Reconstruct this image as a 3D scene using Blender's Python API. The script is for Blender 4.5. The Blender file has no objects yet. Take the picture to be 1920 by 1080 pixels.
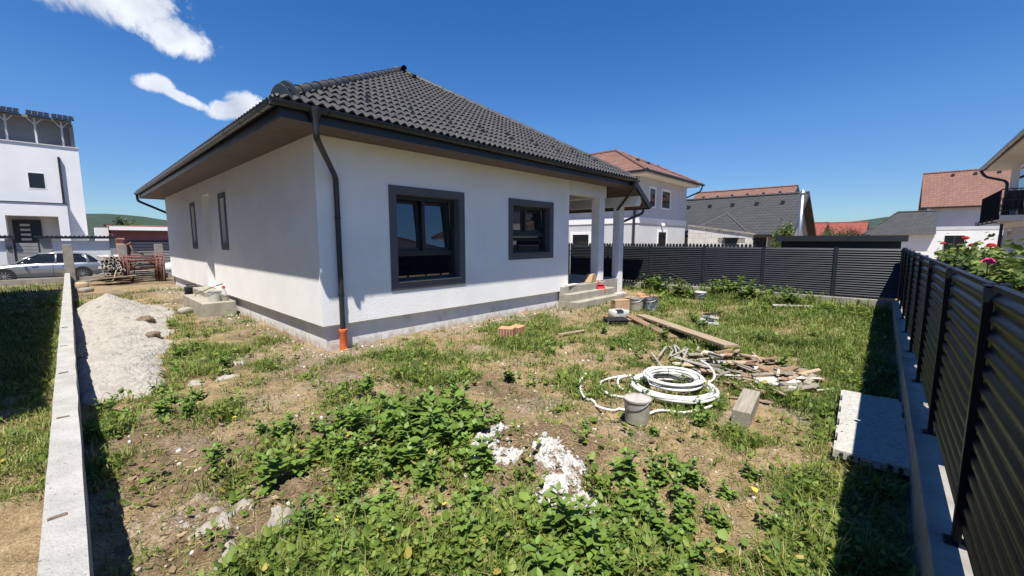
import bpy, bmesh, math, random
import numpy as np
from mathutils import Vector, Matrix, Euler
random.seed(11); rng = np.random.default_rng(7)
R = math.radians
scene = bpy.context.scene
COL = scene.collection

# ------------------------------------------------------------------ camera
cam_d = bpy.data.cameras.new('camera'); cam = bpy.data.objects.new('camera', cam_d); COL.objects.link(cam)
HEAD, PITCH = R(46.874), R(6.624)
fh = Vector((math.sin(HEAD), math.cos(HEAD), 0)); rt = Vector((math.cos(HEAD), -math.sin(HEAD), 0))
fw = fh*math.cos(PITCH) + Vector((0, 0, -math.sin(PITCH))); upv = rt.cross(fw)
cam.matrix_world = Matrix(((rt.x, upv.x, -fw.x, 0), (rt.y, upv.y, -fw.y, 0), (rt.z, upv.z, -fw.z, 1.9), (0, 0, 0, 1)))
cam_d.sensor_width = 36; cam_d.lens = 775/1920*36; cam_d.clip_start = 0.05; cam_d.clip_end = 6000
scene.camera = cam

# ------------------------------------------------------------------ sky and sun
SUN = Vector((-.342, -.302, 1)).normalized()
SKY_STRENGTH, SUN_STRENGTH, EXPOSURE = .082, 5.0, .78
world = bpy.data.worlds.new('World'); scene.world = world; world.use_nodes = True
def build_world():
    nt = world.node_tree; N = nt.nodes; Lk = nt.links; N.clear()
    out = N.new('ShaderNodeOutputWorld')
    sky = N.new('ShaderNodeTexSky'); sky.sky_type = 'NISHITA'; sky.sun_disc = False
    sky.sun_elevation = math.asin(SUN.z); sky.sun_rotation = math.atan2(SUN.x, SUN.y) % (2*math.pi)
    sky.altitude = 350; sky.air_density = 1.0; sky.dust_density = .0; sky.ozone_density = 2.6
    hs = N.new('ShaderNodeHueSaturation'); hs.inputs['Saturation'].default_value = 1.35; hs.inputs['Hue'].default_value = .507
    Lk.new(sky.outputs[0], hs.inputs['Color'])
    bg = N.new('ShaderNodeBackground'); bg.inputs[1].default_value = SKY_STRENGTH
    tc = N.new('ShaderNodeTexCoord'); D = tc.outputs['Generated']
    # clear dry air: the low sky stays blue all the way round
    sx = N.new('ShaderNodeSeparateXYZ'); Lk.new(D, sx.inputs[0])
    lr = N.new('ShaderNodeValToRGB'); lr.color_ramp.elements[0].position = 0; lr.color_ramp.elements[0].color = (.36,.52,.72,1); lr.color_ramp.elements[1].position = .24; lr.color_ramp.elements[1].color = (1,.97,1,1)
    Lk.new(sx.outputs[2], lr.inputs[0])
    lm = N.new('ShaderNodeMix'); lm.data_type = 'RGBA'; lm.blend_type = 'MULTIPLY'; lm.inputs[0].default_value = 1; Lk.new(hs.outputs[0], lm.inputs[6]); Lk.new(lr.outputs[0], lm.inputs[7]); Lk.new(lm.outputs[2], bg.inputs[0])
    def m(op, a, b=None, c=None):
        n = N.new('ShaderNodeMath'); n.operation = op
        for i, v in enumerate((a, b, c)):
            if v is None: continue
            if isinstance(v, (int, float)): n.inputs[i].default_value = v
            else: Lk.new(v, n.inputs[i])
        return n.outputs[0]
    def dot(vec):
        n = N.new('ShaderNodeVectorMath'); n.operation = 'DOT_PRODUCT'; Lk.new(D, n.inputs[0]); n.inputs[1].default_value = vec
        return n.outputs['Value']
    # fair-weather clouds: (azimuth from +Y towards +X, elevation, half width, half height, tilt) in radians
    clouds = [(.03, .400, .19, .058, -.13), (.165, .352, .08, .038, -.25), (-.04, .375, .06, .028, -.2),
              (.125, .270, .036, .018, 0), (.178, .250, .055, .012, -.35), (.245, .243, .066, .019, .08), (.283, .25, .055, .036, -.25),
              (2.4, .5, .25, .07, .1), (-1.3, .33, .2, .05, 0), (3.6, .4, .22, .06, -.1)]
    mask = None
    for az, el, hw, hh, tilt in clouds:
        c = Vector((math.sin(az)*math.cos(el), math.cos(az)*math.cos(el), math.sin(el)))
        r = c.cross(Vector((0, 0, 1))).normalized(); u = r.cross(c)
        r2 = r*math.cos(tilt) + u*math.sin(tilt); u2 = u*math.cos(tilt) - r*math.sin(tilt)
        dc = m('MAXIMUM', dot(c), .05)
        a = m('DIVIDE', m('DIVIDE', dot(r2), dc), hw); b = m('DIVIDE', m('DIVIDE', dot(u2), dc), hh)
        e = m('SUBTRACT', 1.0, m('ADD', m('MULTIPLY', a, a), m('MULTIPLY', b, b)))
        e = m('SUBTRACT', e, m('MULTIPLY', m('LESS_THAN', dot(c), .3), 50.0))
        mask = e if mask is None else m('MAXIMUM', mask, e)
    n1 = N.new('ShaderNodeTexNoise'); n1.inputs['Scale'].default_value = 17; n1.inputs['Detail'].default_value = 9; n1.inputs['Roughness'].default_value = .62; n1.inputs['Distortion'].default_value = .5
    Lk.new(D, n1.inputs['Vector'])
    n2 = N.new('ShaderNodeTexNoise'); n2.inputs['Scale'].default_value = 14; n2.inputs['Detail'].default_value = 5; Lk.new(D, n2.inputs['Vector'])
    dens = m('ADD', m('MULTIPLY', mask, .85), m('MULTIPLY', m('SUBTRACT', n1.outputs[0], .5), 2.6))
    mr = N.new('ShaderNodeMapRange'); mr.interpolation_type = 'SMOOTHSTEP'; mr.inputs[1].default_value = .12; mr.inputs[2].default_value = .72
    Lk.new(dens, mr.inputs[0])
    gate = N.new('ShaderNodeMapRange'); gate.inputs[1].default_value = -.7; gate.inputs[2].default_value = .15; Lk.new(mask, gate.inputs[0])
    alpha = m('MULTIPLY', m('MULTIPLY', mr.outputs[0], gate.outputs[0]), .93)
    cr = N.new('ShaderNodeValToRGB'); cr.color_ramp.elements[0].position = .32; cr.color_ramp.elements[0].color = (.50, .55, .64, 1)
    cr.color_ramp.elements[1].position = .62; cr.color_ramp.elements[1].color = (.80, .83, .88, 1)
    Lk.new(n2.outputs[0], cr.inputs[0])
    cb = N.new('ShaderNodeBackground'); cb.inputs[1].default_value = .72; Lk.new(cr.outputs[0], cb.inputs[0])
    mx = N.new('ShaderNodeMixShader'); Lk.new(alpha, mx.inputs[0]); Lk.new(bg.outputs[0], mx.inputs[1]); Lk.new(cb.outputs[0], mx.inputs[2])
    Lk.new(mx.outputs[0], out.inputs[0])
build_world()
sl = bpy.data.lights.new('sun', 'SUN'); sl.energy = SUN_STRENGTH; sl.angle = R(.53); sl.color = (1, .945, .85)
so = bpy.data.objects.new('sun', sl); COL.objects.link(so); so.rotation_euler = (-SUN).to_track_quat('-Z', 'Y').to_euler(); so.location = (-5, -5, 20)
vs = scene.view_settings; vs.view_transform = 'Standard'; vs.look = 'None'; vs.exposure = EXPOSURE; vs.gamma = 1; vs.use_curve_mapping = False
scene.render.engine = 'CYCLES'; scene.cycles.use_denoising = True; scene.cycles.max_bounces = 8; scene.cycles.transparent_max_bounces = 12

# ------------------------------------------------------------------ helpers
class MB:
    def __init__(s): s.v = []; s.f = []
    def add(s, v, f):
        o = len(s.v); s.v += [tuple(p) for p in v]; s.f += [tuple(i+o for i in q) for q in f]; return s
    def box(s, x0, x1, y0, y1, z0, z1):
        return s.add([(x0,y0,z0),(x1,y0,z0),(x1,y1,z0),(x0,y1,z0),(x0,y0,z1),(x1,y0,z1),(x1,y1,z1),(x0,y1,z1)],
                     [(0,3,2,1),(4,5,6,7),(0,1,5,4),(1,2,6,5),(2,3,7,6),(3,0,4,7)])
    def bar(s, c, size, M):
        hx, hy, hz = size[0]/2, size[1]/2, size[2]/2
        vs_ = [Vector(c) + M @ Vector((a*hx, b*hy, d*hz)) for d in (-1, 1) for a, b in ((-1,-1),(1,-1),(1,1),(-1,1))]
        return s.add(vs_, [(0,3,2,1),(4,5,6,7),(0,1,5,4),(1,2,6,5),(2,3,7,6),(3,0,4,7)])
    def prism(s, poly, fn, a, b):
        n = len(poly)
        s.add([fn(p, a) for p in poly] + [fn(p, b) for p in poly],
              [tuple(range(n))[::-1], tuple(range(n, 2*n))] + [(i, (i+1) % n, n+(i+1) % n, n+i) for i in range(n)])
        return s
    def tube(s, pts, r, n=8, caps=True, closed=False):
        P = [Vector(p) for p in pts]; m_ = len(P); rr = r if hasattr(r, '__len__') else [r]*m_
        vs_ = []; ref = None
        for i in range(m_):
            if closed: t = P[(i+1) % m_] - P[i-1]
            else: t = P[min(i+1, m_-1)] - P[max(i-1, 0)]
            t.normalize()
            if ref is None: ref = t.orthogonal().normalized()
            ref = (ref - t*ref.dot(t)); ref = ref.normalized() if ref.length > 1e-6 else t.orthogonal().normalized()
            bn = t.cross(ref)
            for k in range(n):
                a = 2*math.pi*k/n; vs_.append(P[i] + (ref*math.cos(a) + bn*math.sin(a))*rr[i])
        fs = []
        for i in range(m_ if closed else m_-1):
            j = (i+1) % m_
            for k in range(n): fs.append((i*n+k, i*n+(k+1) % n, j*n+(k+1) % n, j*n+k))
        if caps and not closed: fs += [tuple(range(n))[::-1], tuple(range((m_-1)*n, m_*n))]
        return s.add(vs_, fs)
    def lathe(s, c, prof, n=20):
        vs_ = []; fs = []
        for r, z in prof:
            for k in range(n):
                a = 2*math.pi*k/n; vs_.append((c[0]+r*math.cos(a), c[1]+r*math.sin(a), c[2]+z))
        for i in range(len(prof)-1):
            for k in range(n): fs.append((i*n+k, i*n+(k+1) % n, (i+1)*n+(k+1) % n, (i+1)*n+k))
        fs += [tuple(range(n))[::-1], tuple(range((len(prof)-1)*n, len(prof)*n))]
        return s.add(vs_, fs)
    def quad(s, *p): return s.add(p, [tuple(range(len(p)))])
    def xf(s, M, start=0):
        for i in range(start, len(s.v)): s.v[i] = tuple(M @ Vector(s.v[i]))
        return s
WL = {}
def link(o, parent, wl):
    COL.objects.link(o); WL[o.name] = Vector(wl)
    if parent:
        o.parent = parent; o.matrix_parent_inverse = Matrix.Translation(-WL[parent.name])
def mesh_of(name, mb, mat, smooth=False, center=True):
    v = np.array(mb.v, float)
    c = np.array([(v[:,0].min()+v[:,0].max())/2, (v[:,1].min()+v[:,1].max())/2, v[:,2].min()]) if center else np.zeros(3)
    me = bpy.data.meshes.new(name); me.from_pydata((v-c).tolist(), [], mb.f); me.update()
    if mat: me.materials.append(mat)
    if smooth: me.shade_smooth()
    return me, c
def obj(name, mb, mat, parent=None, smooth=False, bevel=0, auto=False):
    me, c = mesh_of(name, mb, mat, smooth)
    if auto: me.shade_smooth(); me.set_sharp_from_angle(angle=R(38))
    o = bpy.data.objects.new(name, me); o.location = c; link(o, parent, c)
    if bevel:
        b = o.modifiers.new('bevel', 'BEVEL'); b.width = bevel; b.segments = 2; b.limit_method = 'ANGLE'; b.harden_normals = False
    return o
def inst(name, me, loc, rot=(0,0,0), parent=None, scale=None):
    o = bpy.data.objects.new(name, me); o.location = loc; o.rotation_euler = rot
    if scale: o.scale = scale
    link(o, parent, loc); return o
def tag(o, label, cat=None, group=None, kind=None):
    o['label'] = label
    if cat: o['category'] = cat
    if group: o['group'] = group
    if kind: o['kind'] = kind
    return o
def thing(name, label, cat, loc=(0,0,0), group=None):
    o = bpy.data.objects.new(name, None); o.location = loc; o.empty_display_size = .2; link(o, None, loc)
    return tag(o, label, cat, group)
def dup(root, loc=None, rotz=None, label=None, parent=None):
    c = root.copy(); COL.objects.link(c); WL[c.name] = Vector(loc if loc is not None else root.location)
    if parent is not None: c.parent = parent
    else:
        if loc is not None: c.location = loc
        if rotz is not None: c.rotation_euler = (root.rotation_euler.x, root.rotation_euler.y, rotz)
    if label: c['label'] = label
    for ch in list(root.children): dup(ch, parent=c)
    return c
RZ = lambda a: Matrix.Rotation(a, 3, 'Z')
EU = lambda x, y, z: Euler((x, y, z)).to_matrix()

def material(name, c1, c2=None, scale=4, rough=.8, bump=0, bscale=60, metal=0, spec=.5, lo=.35, hi=.65, rand=0, detail=5, coord='Object', stretch=None, coat=0, ior=None, trans=0, c3=None, s3=1.0, lo3=.55, hi3=.7, bdist=.01):
    mt = bpy.data.materials.new(name); mt.use_nodes = True; nt = mt.node_tree; N = nt.nodes; Lk = nt.links
    p = N['Principled BSDF']; p.inputs['Roughness'].default_value = rough; p.inputs['Metallic'].default_value = metal; p.inputs['Specular IOR Level'].default_value = spec
    if coat: p.inputs['Coat Weight'].default_value = coat; p.inputs['Coat Roughness'].default_value = .08
    if ior: p.inputs['IOR'].default_value = ior
    if coord == 'World': src = N.new('ShaderNodeNewGeometry').outputs['Position']
    else: src = N.new('ShaderNodeTexCoord').outputs[coord]
    if stretch:
        mp = N.new('ShaderNodeMapping'); mp.inputs['Scale'].default_value = stretch; Lk.new(src, mp.inputs[0]); src2 = mp.outputs[0]
    else: src2 = src
    col = None
    if c2:
        nz = N.new('ShaderNodeTexNoise'); nz.inputs['Scale'].default_value = scale; nz.inputs['Detail'].default_value = detail; nz.inputs['Roughness'].default_value = .6
        Lk.new(src2, nz.inputs['Vector'])
        cr = N.new('ShaderNodeValToRGB'); cr.color_ramp.elements[0].position = lo; cr.color_ramp.elements[1].position = hi
        cr.color_ramp.elements[0].color = (*c1, 1); cr.color_ramp.elements[1].color = (*c2, 1); Lk.new(nz.outputs[0], cr.inputs[0]); col = cr.outputs[0]
        if c3:
            n3 = N.new('ShaderNodeTexNoise'); n3.inputs['Scale'].default_value = s3; n3.inputs['Detail'].default_value = 6; Lk.new(src, n3.inputs['Vector'])
            r3 = N.new('ShaderNodeMapRange'); r3.inputs[1].default_value = lo3; r3.inputs[2].default_value = hi3; Lk.new(n3.outputs[0], r3.inputs[0])
            mx = N.new('ShaderNodeMix'); mx.data_type = 'RGBA'; Lk.new(r3.outputs[0], mx.inputs[0]); Lk.new(col, mx.inputs[6]); mx.inputs[7].default_value = (*c3, 1); col = mx.outputs[2]
    if rand:
        oi = N.new('ShaderNodeObjectInfo'); mr = N.new('ShaderNodeMapRange'); mr.inputs[3].default_value = 1-rand; mr.inputs[4].default_value = 1+rand; Lk.new(oi.outputs['Random'], mr.inputs[0])
        mx = N.new('ShaderNodeMix'); mx.data_type = 'RGBA'; mx.blend_type = 'MULTIPLY'; mx.inputs[0].default_value = 1
        if col: Lk.new(col, mx.inputs[6])
        else: mx.inputs[6].default_value = (*c1, 1)
        Lk.new(mr.outputs[0], mx.inputs[7]); col = mx.outputs[2]
    if col: Lk.new(col, p.inputs['Base Color'])
    else: p.inputs['Base Color'].default_value = (*c1, 1)
    if bump:
        nb = N.new('ShaderNodeTexNoise'); nb.inputs['Scale'].default_value = bscale; nb.inputs['Detail'].default_value = 4; Lk.new(src2, nb.inputs['Vector'])
        b = N.new('ShaderNodeBump'); b.inputs['Strength'].default_value = bump; b.inputs['Distance'].default_value = bdist; Lk.new(nb.outputs[0], b.inputs['Height']); Lk.new(b.outputs[0], p.inputs['Normal'])
    if trans:
        tr = N.new('ShaderNodeBsdfTranslucent'); ms = N.new('ShaderNodeMixShader'); ms.inputs[0].default_value = trans
        if col: Lk.new(col, tr.inputs[0])
        else: tr.inputs[0].default_value = (*c1, 1)
        Lk.new(p.outputs[0], ms.inputs[1]); Lk.new(tr.outputs[0], ms.inputs[2]); Lk.new(ms.outputs[0], N['Material Output'].inputs[0])
    return mt
def tint_material(name, stops, rough=.55, trans=.3, spec=.3):
    mt = bpy.data.materials.new(name); mt.use_nodes = True; nt = mt.node_tree; N = nt.nodes; Lk = nt.links
    p = N['Principled BSDF']; p.inputs['Roughness'].default_value = rough; p.inputs['Specular IOR Level'].default_value = spec
    at = N.new('ShaderNodeAttribute'); at.attribute_name = 'tint'
    cr = N.new('ShaderNodeValToRGB'); el = cr.color_ramp.elements
    el[0].position, el[0].color = stops[0][0], (*stops[0][1], 1); el[1].position, el[1].color = stops[-1][0], (*stops[-1][1], 1)
    for t, c in stops[1:-1]: e = el.new(t); e.color = (*c, 1)
    Lk.new(at.outputs['Fac'], cr.inputs[0]); Lk.new(cr.outputs[0], p.inputs['Base Color'])
    tr = N.new('ShaderNodeBsdfTranslucent'); ms = N.new('ShaderNodeMixShader'); ms.inputs[0].default_value = trans
    Lk.new(cr.outputs[0], tr.inputs[0]); Lk.new(p.outputs[0], ms.inputs[1]); Lk.new(tr.outputs[0], ms.inputs[2]); Lk.new(ms.outputs[0], N['Material Output'].inputs[0])
    return mt
def rooftile_material(name, c1, c2, course=.36, width=.3, bump=.6):
    mt = bpy.data.materials.new(name); mt.use_nodes = True; nt = mt.node_tree; N = nt.nodes; Lk = nt.links
    p = N['Principled BSDF']; p.inputs['Roughness'].default_value = .7
    g = N.new('ShaderNodeNewGeometry'); sp = N.new('ShaderNodeSeparateXYZ'); Lk.new(g.outputs['Position'], sp.inputs[0])
    ad = N.new('ShaderNodeMath'); Lk.new(sp.outputs[0], ad.inputs[0]); Lk.new(sp.outputs[1], ad.inputs[1])
    ml = N.new('ShaderNodeMath'); ml.operation = 'MULTIPLY'; ml.inputs[1].default_value = 1.8; Lk.new(sp.outputs[2], ml.inputs[0])
    cb = N.new('ShaderNodeCombineXYZ'); Lk.new(ad.outputs[0], cb.inputs[0]); Lk.new(ml.outputs[0], cb.inputs[1])
    bt = N.new('ShaderNodeTexBrick'); bt.offset = 0; bt.inputs['Scale'].default_value = 1; bt.inputs['Brick Width'].default_value = width; bt.inputs['Row Height'].default_value = course
    bt.inputs['Mortar Size'].default_value = .035; bt.inputs['Mortar Smooth'].default_value = .4; bt.inputs['Bias'].default_value = -.1
    bt.inputs['Color1'].default_value = (*c1, 1); bt.inputs['Color2'].default_value = (*c2, 1); bt.inputs['Mortar'].default_value = (*[c*.45 for c in c1], 1)
    Lk.new(cb.outputs[0], bt.inputs[0]); Lk.new(bt.outputs['Color'], p.inputs['Base Color'])
    b = N.new('ShaderNodeBump'); b.invert = True; b.inputs['Strength'].default_value = bump; b.inputs['Distance'].default_value = .04; Lk.new(bt.outputs['Fac'], b.inputs['Height']); Lk.new(b.outputs[0], p.inputs['Normal'])
    return mt
M = {}
M['stucco'] = material('white_stucco', (.81,.81,.805), (.87,.865,.86), 1.2, .92, .55, 75, coord='World', bdist=.012, c3=(.76,.755,.75), s3=.7, lo3=.55, hi3=.8)
M['plinth'] = material('plinth_render', (.62,.62,.63), (.72,.72,.72), 3, .9, .25, 50, coord='World', c3=(.50,.47,.43), s3=2.5, lo3=.6, hi3=.75)
def splash(mt):
    nt = mt.node_tree; N = nt.nodes; Lk = nt.links; p = N['Principled BSDF']; src = p.inputs['Base Color'].links[0].from_socket
    g = N.new('ShaderNodeNewGeometry'); sx = N.new('ShaderNodeSeparateXYZ'); Lk.new(g.outputs['Position'], sx.inputs[0])
    n = N.new('ShaderNodeTexNoise'); n.inputs['Scale'].default_value = 9; n.inputs['Detail'].default_value = 8; Lk.new(g.outputs['Position'], n.inputs['Vector'])
    ml = N.new('ShaderNodeMath'); ml.operation = 'MULTIPLY_ADD'; Lk.new(n.outputs[0], ml.inputs[0]); ml.inputs[1].default_value = -.52; Lk.new(sx.outputs[2], ml.inputs[2])
    mr = N.new('ShaderNodeMapRange'); mr.inputs[1].default_value = -.10; mr.inputs[2].default_value = -.32; Lk.new(ml.outputs[0], mr.inputs[0])
    mx = N.new('ShaderNodeMix'); mx.data_type = 'RGBA'; Lk.new(mr.outputs[0], mx.inputs[0]); Lk.new(src, mx.inputs[6]); mx.inputs[7].default_value = (.40,.32,.23,1); Lk.new(mx.outputs[2], p.inputs['Base Color'])
splash(M['plinth'])
M['smoothwhite'] = material('column_render', (.72,.72,.73), (.8,.8,.8), 2, .9, .15, 60, coord='World')
M['grey_trim'] = material('grey_trim', (.085,.09,.10), (.10,.105,.115), 4, .75, .1, 80, coord='World')
M['frame'] = material('anthracite_frame', (.016,.019,.023), (.021,.024,.029), 6, .45, coord='World')
def glass_mat(name, tint, ior=1.75):
    mt = material(name, tint, rough=.015, spec=.5, ior=ior); return mt
M['glass'] = glass_mat('window_glass', (.006,.008,.010), 2.1)
M['glass_far'] = glass_mat('far_glass', (.012,.014,.016), 1.5)
M['tile'] = material('anthracite_roof_tile', (.026,.0255,.027), (.046,.0445,.0455), 9, .62, .25, 120, rand=.2, coord='World')
M['deck'] = material('roof_underlay', (.02,.02,.021), rough=.9)
M['gutter'] = material('anthracite_gutter', (.026,.031,.037), (.034,.04,.046), 8, .28, coord='World', metal=.2)
M['fascia'] = material('dark_fascia', (.012,.015,.02), rough=.4)
M['soffit'] = material('brown_soffit_board', (.105,.072,.060), (.15,.105,.09), 6, .6, .1, 40, coord='World', stretch=(1,6,6), rand=.15)
M['orange_pipe'] = material('orange_pvc', (.68,.13,.03), (.75,.17,.05), 6, .45)
M['concrete'] = material('cast_concrete', (.30,.295,.28), (.39,.38,.36), 5, .92, .75, 70, coord='World', c3=(.14,.135,.12), s3=55, lo3=.63, hi3=.70, bdist=.012)
M['old_concrete'] = material('weathered_concrete', (.22,.205,.18), (.32,.30,.265), 3, .92, .4, 40, coord='World', c3=(.15,.135,.11), s3=4, lo3=.58, hi3=.75)
M['step_concrete'] = material('step_concrete', (.25,.23,.19), (.36,.335,.28), 4, .92, .35, 40, coord='World', c3=(.18,.16,.13), s3=5, lo3=.6, hi3=.78)
M['rust'] = material('rusty_strap', (.10,.06,.035), (.18,.14,.11), 30, .8)
M['fence'] = material('anthracite_fence', (.007,.010,.016), (.011,.015,.022), 5, .34, .06, 5, coord='World', spec=.12)
M['fence_back'] = material('anthracite_slat', (.013,.016,.020), (.019,.023,.028), 5, .45, coord='World')
M['sand'] = material('pale_sand', (.28,.258,.23), (.40,.378,.345), 7, .95, .9, 22, coord='World', c3=(.19,.168,.14), s3=7, lo3=.56, hi3=.72, bdist=.05)
M['lime'] = material('white_lime', (.38,.37,.35), (.50,.49,.47), 9, .95, .9, 35, coord='World', c3=(.24,.18,.125), s3=13, lo3=.56, hi3=.66, bdist=.03)
M['wood_pale'] = material('pale_sawn_timber', (.29,.215,.14), (.38,.30,.205), 3, .8, .25, 30, stretch=(.8,14,14), rand=.12)
M['wood_grey'] = material('weathered_timber', (.17,.15,.12), (.28,.25,.205), 3, .85, .3, 30, stretch=(.8,14,14), rand=.2)
M['wood_brown'] = material('brown_timber', (.17,.105,.065), (.27,.18,.11), 3, .85, .3, 30, stretch=(.8,14,14), rand=.2)
M['wood_white'] = material('whitewashed_timber', (.40,.375,.335), (.50,.48,.44), 3, .85, .3, 30, stretch=(.8,14,14), rand=.1)
M['pipe_white'] = material('white_plastic_pipe', (.60,.60,.57), rough=.35)
M['plastic_white'] = material('white_plastic', (.50,.50,.48), (.42,.41,.38), 8, .5)
M['plastic_grey'] = material('dirty_grey_plastic', (.25,.23,.19), (.37,.345,.295), 10, .6, .1, 60)
M['plastic_black'] = material('black_plastic', (.014,.014,.016), (.024,.024,.024), 10, .7, spec=.25)
M['plastic_blue'] = material('dark_blue_bucket', (.07,.09,.12), (.40,.40,.38), 9, .55, lo=.48, hi=.62)
M['cement'] = material('set_cement', (.33,.31,.28), (.42,.40,.36), 12, .95, .6, 40)
M['red'] = material('red_plastic', (.62,.03,.04), rough=.4)
M['card'] = material('cardboard', (.36,.24,.135), (.42,.29,.17), 5, .85)
M['clay'] = material('fired_clay', (.48,.22,.12), (.56,.29,.17), 12, .85, .2, 60)
M['eps'] = material('speckled_board', (.33,.32,.295), (.43,.42,.39), 26, .9, .5, 45, c3=(.16,.155,.145), s3=40, lo3=.6, hi3=.68)
M['scaffold'] = material('red_brown_scaffold_paint', (.11,.035,.028), (.19,.085,.07), 9, .65, .1, 60, c3=(.34,.29,.27), s3=14, lo3=.66, hi3=.7, coord='World')
M['white_paint'] = material('white_render_far', (.72,.73,.74), (.78,.78,.79), .8, .9, .2, 25, coord='World')
M['grey_render'] = material('pale_grey_render', (.50,.51,.53), (.56,.57,.59), .8, .9, .2, 25, coord='World')
M['dark_render'] = material('dark_grey_render', (.07,.075,.08), (.09,.095,.10), 1.5, .85, coord='World')
M['mid_render'] = material('mid_grey_render', (.20,.20,.205), (.25,.25,.255), 1.5, .85, coord='World')
M['trim_white'] = material('white_trim', (.82,.82,.82), rough=.8)
M['brick_red'] = material('dusky_red_render', (.20,.085,.085), (.24,.105,.105), 2, .85, coord='World')
M['block'] = material('bare_aac_block', (.58,.56,.52), (.68,.66,.62), 2, .9, .3, 20, coord='World', rand=.08)
M['steel'] = material('galvanised_steel', (.55,.56,.57), rough=.35, metal=.9)
M['solar'] = material('solar_panel', (.010,.011,.018), rough=.4, spec=.2)
M['tile_red'] = rooftile_material('red_roof_tiles', (.165,.078,.056), (.24,.122,.09), .34, .26)
M['tile_brown'] = rooftile_material('brown_roof_tiles', (.17,.078,.056), (.23,.108,.078), .36, .28)
M['tile_dark'] = rooftile_material('dark_roof_tiles', (.034,.035,.038), (.05,.051,.054), .36, .28)
M['silver'] = material('silver_car_paint', (.46,.47,.49), rough=.28, metal=.75, coat=.8)
M['carwhite'] = material('white_car_paint', (.75,.75,.75), rough=.3, coat=.8)
M['tyre'] = material('tyre_rubber', (.02,.02,.02), rough=.85)
M['alloy'] = material('alloy_rim', (.55,.56,.57), rough=.3, metal=.8)
M['lamp_red'] = material('tail_lamp', (.30,.02,.02), rough=.2, coat=.5)
M['lamp_clear'] = material('head_lamp', (.6,.62,.65), rough=.1, coat=.5)
M['asphalt'] = material('asphalt', (.05,.05,.05), (.07,.07,.068), 8, .9, .3, 60, coord='World')
M['bark'] = material('bark', (.10,.07,.05), (.16,.12,.09), 10, .9, .5, 30)
M['stem'] = material('plant_stem', (.11,.15,.045), (.15,.17,.06), 12, .6)
M['leaf'] = material('weed_leaf', (.105,.185,.030), (.175,.265,.048), 25, .42, .2, 60, rand=.28, trans=.28, spec=.4)
M['leaf_light'] = material('light_weed_leaf', (.16,.25,.045), (.22,.31,.06), 25, .45, .2, 60, rand=.2, trans=.3, spec=.4)
M['grass'] = tint_material('grass_blade', [(0,(.07,.11,.018)),(.35,(.118,.18,.030)),(.65,(.19,.235,.05)),(.85,(.33,.285,.11)),(1,(.43,.345,.17))])
M['cover'] = tint_material('ground_cover_leaf', [(0,(.075,.13,.022)),(.5,(.15,.215,.036)),(.85,(.22,.27,.055)),(1,(.36,.30,.07))])
M['treeleaf'] = tint_material('tree_leaf', [(0,(.03,.05,.016)),(.6,(.06,.10,.026)),(1,(.10,.14,.035))])
M['treered'] = tint_material('copper_tree_leaf', [(0,(.09,.045,.035)),(1,(.17,.08,.055))])
M['geranium'] = tint_material('geranium_leaf', [(0,(.04,.075,.015)),(.6,(.10,.15,.03)),(1,(.20,.24,.055))])
M['petal_red'] = material('red_petal', (.60,.03,.035), rough=.6, trans=.2)
M['petal_pink'] = material('pink_petal', (.85,.06,.26), rough=.6, trans=.2)
M['petal_yellow'] = material('yellow_leaf', (.75,.55,.06), rough=.6, trans=.2)
M['hill'] = material('wooded_hill', (.012,.028,.016), (.028,.05,.026), .035, .95, .9, .08, coord='World', bdist=6, detail=8)

# ------------------------------------------------------------------ terrain
_perm = rng.random((256, 256))
def vnoise(x, y):
    x = np.asarray(x, float); y = np.asarray(y, float)
    xi = np.floor(x).astype(int); yi = np.floor(y).astype(int); fx = x-xi; fy = y-yi
    fx = fx*fx*(3-2*fx); fy = fy*fy*(3-2*fy)
    g = lambda a, b: _perm[a & 255, b & 255]
    return (g(xi,yi)*(1-fx)+g(xi+1,yi)*fx)*(1-fy) + (g(xi,yi+1)*(1-fx)+g(xi+1,yi+1)*fx)*fy
def fbm(x, y, o=4):
    s = 0; a = .5; t = 0
    for k in range(o): s = s + a*vnoise(x*2**k+17.3*k, y*2**k+9.1*k); t += a; a *= .5
    return s/t
sstep = lambda a, b, x: np.clip((np.asarray(x, float)-a)/(b-a), 0, 1)**2*(3-2*np.clip((np.asarray(x, float)-a)/(b-a), 0, 1))
G2 = lambda x, y, cx, cy, sx, sy, rot=0: np.exp(-(((x-cx)*math.cos(rot)+(y-cy)*math.sin(rot))/sx)**2-((-(x-cx)*math.sin(rot)+(y-cy)*math.cos(rot))/sy)**2)
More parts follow.
